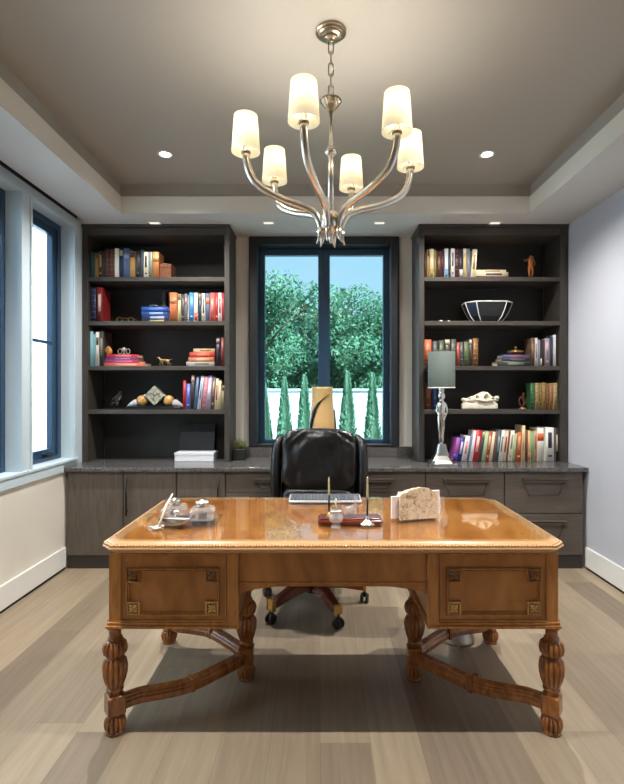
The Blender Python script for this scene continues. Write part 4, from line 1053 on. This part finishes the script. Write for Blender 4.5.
MB().lathe([(.025,.0685),(.027,.072),(.024,.076),(.008,.078)], n=24).build('collar', PEWTER, jar)
stick = thing('white_candle', 'short white stick standing in the small glass pot', 'stick', (xj, yj, GT+.0785), local=True)
MB().lathe([(.005,0.0),(.005,.045),(.003,.048)], n=12).build('stick', pbr('ivory_stick', (226,214,190), .5), stick)
# crystal animal
cr_ = thing('crystal_animal', 'clear crystal animal figurine on the red pen base', 'figurine', (X(351,2.29), 2.29, PBT+.0005), local=True)
skin('body', [(-.008,0,.03,.015),(.012,0,.034,.014),(-.024,0,.026,.012),(.02,0,.055,.009),(.022,0,.076,.009),(.034,0,.072,.005),(.019,.0,.09,.003),(.018,-.006,.012,.007),(.02,-.006,.004,.006),(.014,.008,.012,.007),(.014,.008,.004,.006),(-.026,-.007,.01,.008),(-.022,-.007,.004,.006),(-.026,.008,.01,.008),(-.024,.008,.004,.006),(-.036,0,.034,.005),(-.04,0,.05,.004)],
  [(0,1),(0,2),(1,3),(3,4),(4,5),(4,6),(1,7),(7,8),(1,9),(9,10),(2,11),(11,12),(2,13),(13,14),(2,15),(15,16)], CRYSTAL, cr_, 1)
# stone letter holder
ys_ = 2.34; xs_ = X(416, ys_)
lh = thing('stone_letter_holder', 'beige veined stone slab letter holder with metal feet on the desk', 'letter holder', (xs_, ys_, GT), R(14), local=True)
STN = None
stm, nt, out = new_mat('veined_beige_stone')
b_ = N(nt, 'ShaderNodeBsdfPrincipled', Roughness=.45); nt.links.new(b_.outputs[0], out.inputs[0])
tc = N(nt, 'ShaderNodeTexCoord'); vo = N(nt, 'ShaderNodeTexNoise', Scale=42.0, Detail=10.0, Distortion=.5, Roughness=.75); rp = N(nt, 'ShaderNodeValToRGB')
rp.color_ramp.elements[0].position = .38; rp.color_ramp.elements[0].color = lin((120,98,76)); rp.color_ramp.elements[1].position = .62; rp.color_ramp.elements[1].color = lin((236,222,196))
e = rp.color_ramp.elements.new(.46); e.color = lin((216,196,164))
nt.links.new(tc.outputs['Object'], vo.inputs['Vector']); nt.links.new(vo.outputs['Fac'], rp.inputs[0]); nt.links.new(rp.outputs[0], b_.inputs[0])
outl = [(-.094,.006),(.094,.006),(.092,.118),(.084,.128),(.062,.136),(.05,.145),(.028,.148),(.004,.153),(-.022,.146),(-.046,.142),(-.064,.130),(-.088,.124),(-.094,.114)]
for yy, k_ in ((-.034, 1), (.022, .9)): MB().prism([(a*k_, .006+(b-.006)*k_) for a, b in outl], yy, yy+.012).build('stone_slab', stm, lh)
MB().box(-.094, .094, -.022, .022, .004, .01).build('tray', pbr('dark_metal_tray', (60,52,46), .4, .6), lh)
for (x, y) in ((-.085,-.03),(.085,-.03),(-.085,.03),(.085,.03)):
    MB().ell((x, y, .0045), (.008,.008,.004), nu=12, nv=8).build('foot', BRASS, lh)
for i, (a, b, h, yy) in enumerate(((-.127,.08,.112,-.016),(-.085,.123,.126,.003))):
    p = MB().box(a, b, yy, yy+.013, .0105, h, .001).build('paper_stack', pbr('white_paper', (234,226,222), .6))
    p.location = lh.location; p.rotation_euler.z = R(14)
    tag(p, ('front white paper stack in the stone holder, sticking out towards the pens', 'rear white paper stack in the stone holder, sticking out towards the grey wall')[i], 'paper', 'papers in the stone letter holder')
# inkstand
yi = 2.33
ink = thing('glass_inkstand', 'square glass inkwell tray under the two inkwells', 'tray', (X(190,yi), yi, GT))
xa, xb = X(161.5,2.3), X(219,2.3)
MB().box(xa+.02, xb, 2.185, 2.41, GT+.0005, GT+.008, .003).build('glass_plate', TGLASS, ink)
IT = GT + .0085
def inkwell(px, y, label):
    x = X(px, y)
    t = thing('inkwell', label, 'inkwell', (x, y, IT), R(8), group='glass inkwells on the desk', local=True)
    g = MB(); g.loft([[(sx*h, sy*h, z) for sx, sy in ((-1,-.8),(-.8,-1),(.8,-1),(1,-.8),(1,.8),(.8,1),(-.8,1),(-1,.8))] for h, z in ((.052,.0005),(.055,.006),(.055,.04),(.046,.05),(.03,.054))], smooth=False)
    g.build('glass_block', CRYSTAL, t)
    MB().lathe([(.022,.003),(.022,.03),(.018,.032)], n=20).build('ink_cup', pbr('pewter_dark', (120,116,110), .35, .7), t)
    MB().lathe([(.026,.0545),(.027,.062),(.024,.066),(.031,.07),(.0325,.075),(.03,.08),(.016,.087),(.004,.089)], n=32).build('lid', SILVER, t)
inkwell(174.5, 2.35, 'square glass inkwell with domed silver lid beside the slanted pen')
inkwell(202.5, 2.31, 'square glass inkwell with domed silver lid nearer the desk middle')
bl = thing('rocker_blotter', 'silver rocker blotter with knob before the inkwells', 'blotter', (X(177,2.235), 2.228, GT), R(-6), local=True)
b1 = MB(); arc = [(-.072+.144*k/12, .004+.028*(abs(k-6)/6)**2) for k in range(13)]
b1.prism(arc + [(x, z+.007) for x, z in arc[::-1]], -.032, .032); b1.build('rocker', SILVER, bl)
MB().box(-.068, .068, -.03, .03, .0325, .038, .003).build('top_plate', SILVER, bl)
MB().lathe([(.014,.038),(.007,.044),(.006,.05),(.013,.056),(.013,.062),(.005,.067)], n=20).build('knob', SILVER, bl)
qp = thing('dip_pen', 'cream bone dip pen leaning on the blotter and inkwells', 'pen', (X(157,2.18), 2.18, GT), local=True)
dz = Z(494,2.33)-GT
MB().tube([(.008,.0,.011),(.02,.07,.085),(X(172.5,2.33)-X(157,2.18),.15,dz)], [.0045,.005,.0035], 10).build('shaft', pbr('bone_shaft', (232,220,196), .4), qp)
MB().lathe([(.022,.0005),(.02,.004),(.007,.008),(.006,.011)], n=20).build('foot', SILVER, qp)
MB().tube([(-.035,-.004,.004),(-.01,0,.006),(.03,.0,.006)], [.003,.005,.004], 8).build('nib', SILVER, qp)

# ------------------------------------------------------------------ chair
ch = thing('leather_armchair', 'black leather high-backed swivel armchair behind the desk', 'chair', (-.05, 3.27, 0), R(-6), local=True)
col = MB(); col.lathe([(.045,.1),(.05,.14),(.03,.16),(.028,.4)], n=20); col.build('column', BLACKP, ch)
for k in range(5):
    a = R(-90 + 36 + 72*k - 3); d = Vector((math.cos(a), math.sin(a), 0)); Mz = Matrix.Rotation(a, 4, 'Z')
    l = MB()
    secs = [(.02,.044,.12,.205),(.1,.036,.128,.2),(.2,.03,.118,.178),(.3,.025,.096,.148),(.345,.022,.088,.132)]
    l.loft([[Mz @ Vector((r, s*w, z)) for s, z in ((-1,z0),(1,z0),(1,z1-.008),(.6,z1),(-.6,z1),(-1,z1-.008))] for r, w, z0, z1 in secs], smooth=False)
    lo_ = l.build('base_leg', MAHOG, ch)
    MB().box(.335, .356, -.026, .026, .08, .142, .005, M=Mz).build('brass_cap', BRASS, lo_)
    c = MB(); aw = a + R(25 + 40*k)
    Mw = Matrix.Translation(d*.35 + Vector((0,0,.032))) @ Matrix.Rotation(aw, 4, 'Z') @ Matrix.Rotation(R(90), 4, 'X')
    for s in (-.026, .008): c.lathe([(.01,0),(.028,.002),(.0315,.006),(.0315,.013),(.028,.018),(.01,.019)], (0,0,s), 20, M=Mw)
    c.lathe([(.008,.06),(.008,.09)], (d.x*.35, d.y*.35, 0), 10); c.box(-.012,.012,-.018,.018,.04,.068,.006, M=Matrix.Translation(d*.35) @ Matrix.Rotation(aw,4,'Z'))
    c.build('caster', BLACKP, lo_)
MB().box(-.16, .16, -.14, .16, .395, .42, .01).build('seat_plate', BLACKP, ch)
MB().box(-.29, .29, -.27, .27, .42, .46, .02).build('seat_frame', LEATHER, ch)
MB().ell((0,-.02,.505), (.275,.285,.06), e=.38, nu=40, nv=16).build('seat', LEATHER, ch)
def puff(p):
    q = Vector((p.x, p.z - .26)); ang = math.atan2(q.x, -q.y); rr = q.length
    w = (.006*math.sin(ang*17 + rr*9) + .0035*math.sin(ang*33 - rr*14 + 1))*min(1, rr*4)*max(0, 1-rr*1.9) + .005*math.sin(p.x*17 - p.z*26 + 1) + .003*math.sin(p.x*60+p.z*9)
    if p.y < 0: p = p + Vector((0, w, 0))
    return p + Vector((0,0,.022*(1-(p.x/.3)**2))) if p.z > 0 else p
Mt = Matrix.Translation((.015,.24,.472)) @ Matrix.Rotation(R(-7), 4, 'X') @ Matrix.Diagonal((.93,1,1,1))
MB().box(-.30, .30, .02, .10, -.05, .60, .035, seg=4, M=Mt).build('back_shell', LEATHER, ch)
MB().ell((0,-.02,.445), (.285,.075,.205), e=.36, nu=200, nv=90, M=Mt, fn=puff).build('head_cushion', LEATHER, ch)
MB().ell((0,-.015,.13), (.275,.07,.125), e=.36, nu=40, nv=16, M=Mt).build('lumbar_cushion', LEATHER, ch)
for s in (-1, 1):
    wpts = spline([(s*.318,.03,.02),(s*.326,.0,.16),(s*.332,-.02,.32),(s*.33,-.02,.46),(s*.318,.0,.555),(s*.285,.035,.595)], 6)
    MB().tube([Mt @ p for p in wpts], [.03]+[.04]*8+[.044]*16+[.04]*4+[.03]*2, 14, sx=.85, sz=1.5).build('wing', LEATHER, ch)
    MB().tube(spline([(s*.325,.2,.60),(s*.33,.05,.61),(s*.33,-.16,.605),(s*.325,-.24,.57)],6), [.04]*10+[.042]*6+[.036]*3, 14).build('armrest', LEATHER, ch)
    MB().tube(spline([(s*.33,-.2,.57),(s*.33,-.17,.5),(s*.31,-.1,.44)],6), [.026]*13, 12, sx=.8, sz=1.3).build('arm_support', MAHOG, ch)

# silver bin under the desk
bn = thing('silver_bin', 'round silver waste bin on the floor under the desk corner', 'bin', (X(457,2.83), 2.835, 0), local=True)
MB().lathe([(.094,.0005),(.098,.01),(.097,.018),(.088,.04),(.08,.06),(.079,.07),(.075,.075),(.078,.25),(.082,.34),(.079,.34),(.072,.1),(.05,.07)], n=48).build('body', PEWTER, bn)
MB().lathe([(.0825,.335),(.086,.34),(.086,.348),(.079,.348),(.078,.335)], n=48, cap0=False, cap1=False).build('rim', SILVER, bn)

# ------------------------------------------------------------------ chandelier
hx, hy = .05, 2.30
cd = thing('chandelier', 'polished nickel six-arm chandelier with white shades over the desk', 'chandelier', (hx, hy, 1.98), local=True)
zc = lambda z: z - 1.98
MB().lathe([(r, zc(CEI)-z) for r, z in ((.066,.0005),(.07,.003),(.07,.01),(.062,.013),(.06,.018),(.05,.021),(.049,.028),(.034,.031),(.033,.037),(.02,.041),(.012,.043),(.01,.05),(.004,.054))], n=48, smooth=False).build('canopy', NICKELD, cd)
chn = MB(); zt = zc(CEI)-.05; nl = 5; ll = (zt - zc(2.755))/nl
for k in range(nl):
    z = zt - ll*(k+.5); hh = ll*.5+.005; ww = .011
    pts = []
    for q in range(17):
        a = 2*PI*q/16; x_, z_ = ww*math.cos(a), (hh-ww)*(1 if math.sin(a) > 0 else -1) + ww*math.sin(a)
        if abs(math.sin(a)) < 1e-6: z_ = 0
        pts.append((x_, 0, z+z_) if k % 2 == 0 else (0, x_, z+z_))
    chn.tube(pts, .0034, 6)
chn.build('chain', NICKELD, cd)
MB().lathe([(.006,zc(2.762)),(.014,zc(2.752)),(.046,zc(2.744)),(.05,zc(2.738)),(.046,zc(2.73)),(.037,zc(2.72)),(.035,zc(2.714)),(.028,zc(2.706)),(.018,zc(2.698)),(.0095,zc(2.688))], n=56, flutes=(14,.1,zc(2.705),zc(2.735))).build('loop_cap', NICKELD, cd)
MB().lathe([(.0105,zc(2.695)),(.0105,zc(2.535)),(.013,zc(2.53)),(.013,zc(2.485)),(.0105,zc(2.48)),(.0125,zc(2.44)),(.015,zc(2.22))], n=20).build('rod', NICKEL, cd)
MB().ell((0,0,zc(2.507)), (.027,.027,.025), nu=24, nv=16, fn=lambda p: p*(1+.06*math.cos(6*math.atan2(p.y,p.x)))).build('ball', NICKEL, cd)
hub = MB(); hub.lathe([(.012,zc(2.235)),(.036,zc(2.225)),(.05,zc(2.20)),(.05,zc(2.15)),(.034,zc(2.14)),(.014,zc(2.125)),(.01,zc(2.10)),(.006,zc(2.085))], n=40, flutes=(6,.2,zc(2.15),zc(2.21))); hub.build('hub', NICKEL, cd)
SHADE, nt, out = new_mat('lit_linen_shade')
d_ = N(nt, 'ShaderNodeBsdfDiffuse'); d_.inputs[0].default_value = lin((246,242,228)); t_ = N(nt, 'ShaderNodeBsdfTranslucent'); t_.inputs[0].default_value = lin((252,244,222)); mx = N(nt, 'ShaderNodeMixShader'); mx.inputs[0].default_value = .5
nt.links.new(d_.outputs[0], mx.inputs[1]); nt.links.new(t_.outputs[0], mx.inputs[2])
em = N(nt, 'ShaderNodeEmission', Strength=.18); em.inputs[0].default_value = lin((255,244,216)); ad_ = N(nt, 'ShaderNodeAddShader')
nt.links.new(mx.outputs[0], ad_.inputs[0]); nt.links.new(em.outputs[0], ad_.inputs[1]); nt.links.new(ad_.outputs[0], out.inputs[0])
BULB = emis('warm_bulb', (255,236,200), 12)
SB, RR = 2.467, .39
for k in range(6):
    a = R((13,73,136,193,253,313)[k]); M = Matrix.Diagonal((1,.87,1,1)) @ Matrix.Rotation(a, 4, 'Z')
    pts = spline([(.05,0,zc(2.125)),(.053,0,zc(2.17)),(.078,0,zc(2.217)),(.13,0,zc(2.243)),(.24,0,zc(2.276)),(.34,0,zc(2.328)),(.38,0,zc(2.395)),(RR,0,zc(2.465))], 6)
    n_ = len(pts); rad = [.009+.0075*min(1, i/10) for i in range(n_)]
    am_ = MB(); am_.tube([M @ p for p in pts], rad, 12)
    ao = am_.build('arm', NICKEL, cd)
    MB().tube([M @ Vector(p) for p in ((.05,0,zc(2.15)),(.051,0,zc(2.12)),(.056,0,zc(2.10)),(.068,0,zc(2.078)))], [.016,.012,.008,.002], 10).build('finial', NICKEL, ao)
    c = M @ Vector((RR,0,0))
    MB().lathe([(.016,zc(2.455)),(.021,zc(2.46)),(.021,zc(2.469)),(.013,zc(2.474)),(.0125,zc(2.53))], c, 16).build('candle_sleeve', NICKELD, ao)
    MB().lathe([(.008,zc(2.53)),(.015,zc(2.545)),(.016,zc(2.558)),(.008,zc(2.58)),(.002,zc(2.588))], c, 14).build('bulb', BULB, ao)
    s = MB(); s.lathe([(.0635,zc(SB)),(.052,zc(SB+.16)),(.0508,zc(SB+.16)),(.0622,zc(SB)),(.0635,zc(SB))], c, 40, cap0=False, cap1=False)
    so = s.build('shade', SHADE, ao)
    sp2 = MB()
    for q in range(3): sp2.tube([c + Vector((0,0,zc(SB+.03))), c + Vector((.058*math.cos(q*2.094), .058*math.sin(q*2.094), zc(SB+.015)))], .0012, 5)
    sp2.build('shade_spider', NICKELD, so)

# ------------------------------------------------------------------ recessed lights
LENS = emis('downlight_lens', (255,246,228), 18)
LENS2 = emis('soffit_lens', (255,244,222), .8)
def spot(x, y, z, watts, angle, blend, size=.03, col=(1,.955,.9), aim=None):
    l = bpy.data.lights.new('spot', 'SPOT'); l.energy = watts; l.spot_size = R(angle); l.spot_blend = blend; l.shadow_soft_size = size; l.color = col
    o = bpy.data.objects.new('lamp_spot', l); COL.objects.link(o); o.location = (x, y, z)
    if aim: o.rotation_euler = (Vector(aim)-Vector((x,y,z))).to_track_quat('-Z', 'Y').to_euler()
    return o
P_TRAY, P_SOF, P_BULB = 165, 7, 3
TL = [(-1.08,3.487),(1.165,3.487),(-1.08,1.75),(1.165,1.75),(-1.08,-1.0),(1.165,-1.0)]  # last pair, behind the camera, is unseen and added as fill light
for i, (x, y) in enumerate(TL):
    if y > 3:
        t = thing('recessed_light', 'round lit ceiling downlight on the %s side of the chandelier' % ('window' if x < 0 else 'grey wall'), 'ceiling light', (x, y, CEI), group='round tray ceiling downlights')
    else:
        t = thing('recessed_light', 'round ceiling downlight over the front part of the room', 'ceiling light', (x, y, CEI), group='downlights over the front part of the room')
    MB().lathe([(.052,CEI-.0005),(.053,CEI-.006),(.046,CEI-.008),(.036,CEI-.004),(.036,CEI-.0005)], (x, y, 0), 32, cap0=False, cap1=False).build('trim_ring', W_WHITE, t)
    MB().lathe([(.036,CEI-.003),(.036,CEI-.0005)], (x, y, 0), 24).build('lens', LENS, t)
    spot(x, y, CEI-.02, P_TRAY if y > 0 else 12, 140 if y > 0 else 84, 1.0, .015)
SLX = [(154.5,'nearest the window wall'),(268.5,'over the window edge by the first bookcase'),(379.5,'over the window edge by the lamp'),(495,'nearest the grey wall')]
for px, lb in SLX:
    y = 4.205; x = X(px, y)
    t = thing('ceiling_spotlight', 'small white rectangular soffit light ' + lb, 'ceiling light', (x, y, SOF), group='small soffit lights before the bookcases')
    MB().box(x-.052, x+.052, y-.03, y+.03, SOF-.005, SOF-.0005, .0015).build('trim_plate', W_WHITE, t)
    MB().box(x-.04, x+.04, y-.02, y+.02, SOF-.0065, SOF-.005).build('lens', LENS2, t)
    spot(x, y-.02, SOF-.02, P_SOF, 84, .6, .02)
for k in range(6):
    a = R(13 + 60*k)
    l = bpy.data.lights.new('bulb_light', 'POINT'); l.energy = P_BULB; l.color = (1,.95,.86); l.shadow_soft_size = .02
    o = bpy.data.objects.new('bulb_light', l); COL.objects.link(o); o.location = (hx+RR*math.cos(a), hy+.87*RR*math.sin(a), 2.60)

# ------------------------------------------------------------------ daylight
sc = bpy.context.scene
wd = bpy.data.worlds.new('sky'); sc.world = wd; wd.use_nodes = True
nt = wd.node_tree; nt.nodes.clear()
o_ = N(nt, 'ShaderNodeOutputWorld'); bg = N(nt, 'ShaderNodeBackground', Strength=1.0)
tc = N(nt, 'ShaderNodeTexCoord'); sp_ = N(nt, 'ShaderNodeSeparateXYZ'); rp = N(nt, 'ShaderNodeValToRGB')
rp.color_ramp.elements[0].position = 0; rp.color_ramp.elements[0].color = (.48,.67,.78,1); rp.color_ramp.elements[1].position = .6; rp.color_ramp.elements[1].color = (.34,.54,.78,1)
nt.links.new(tc.outputs['Generated'], sp_.inputs[0]); nt.links.new(sp_.outputs['Z'], rp.inputs[0]); nt.links.new(rp.outputs[0], bg.inputs[0]); nt.links.new(bg.outputs[0], o_.inputs[0])
sl = bpy.data.lights.new('sun', 'SUN'); sl.energy = 20; sl.angle = R(2); sl.color = (.74,.88,1)
so = bpy.data.objects.new('sun', sl); COL.objects.link(so); so.rotation_euler = Vector((-.75,.35,-.75)).to_track_quat('-Z', 'Y').to_euler()

# ------------------------------------------------------------------ camera
cam = bpy.data.cameras.new('camera'); co = bpy.data.objects.new('camera', cam); COL.objects.link(co)
co.location = (0, 0, CAMZ); co.rotation_euler = (R(90), 0, 0)
cam.sensor_width = 36; cam.lens = F/784*36; cam.shift_x = -8/784; cam.shift_y = 0; cam.clip_start = .05
sc.camera = co
sc.view_settings.view_transform = 'Standard'; sc.view_settings.look = 'None'; sc.view_settings.gamma = 1; sc.view_settings.use_curve_mapping = False
sc.view_settings.exposure = .45
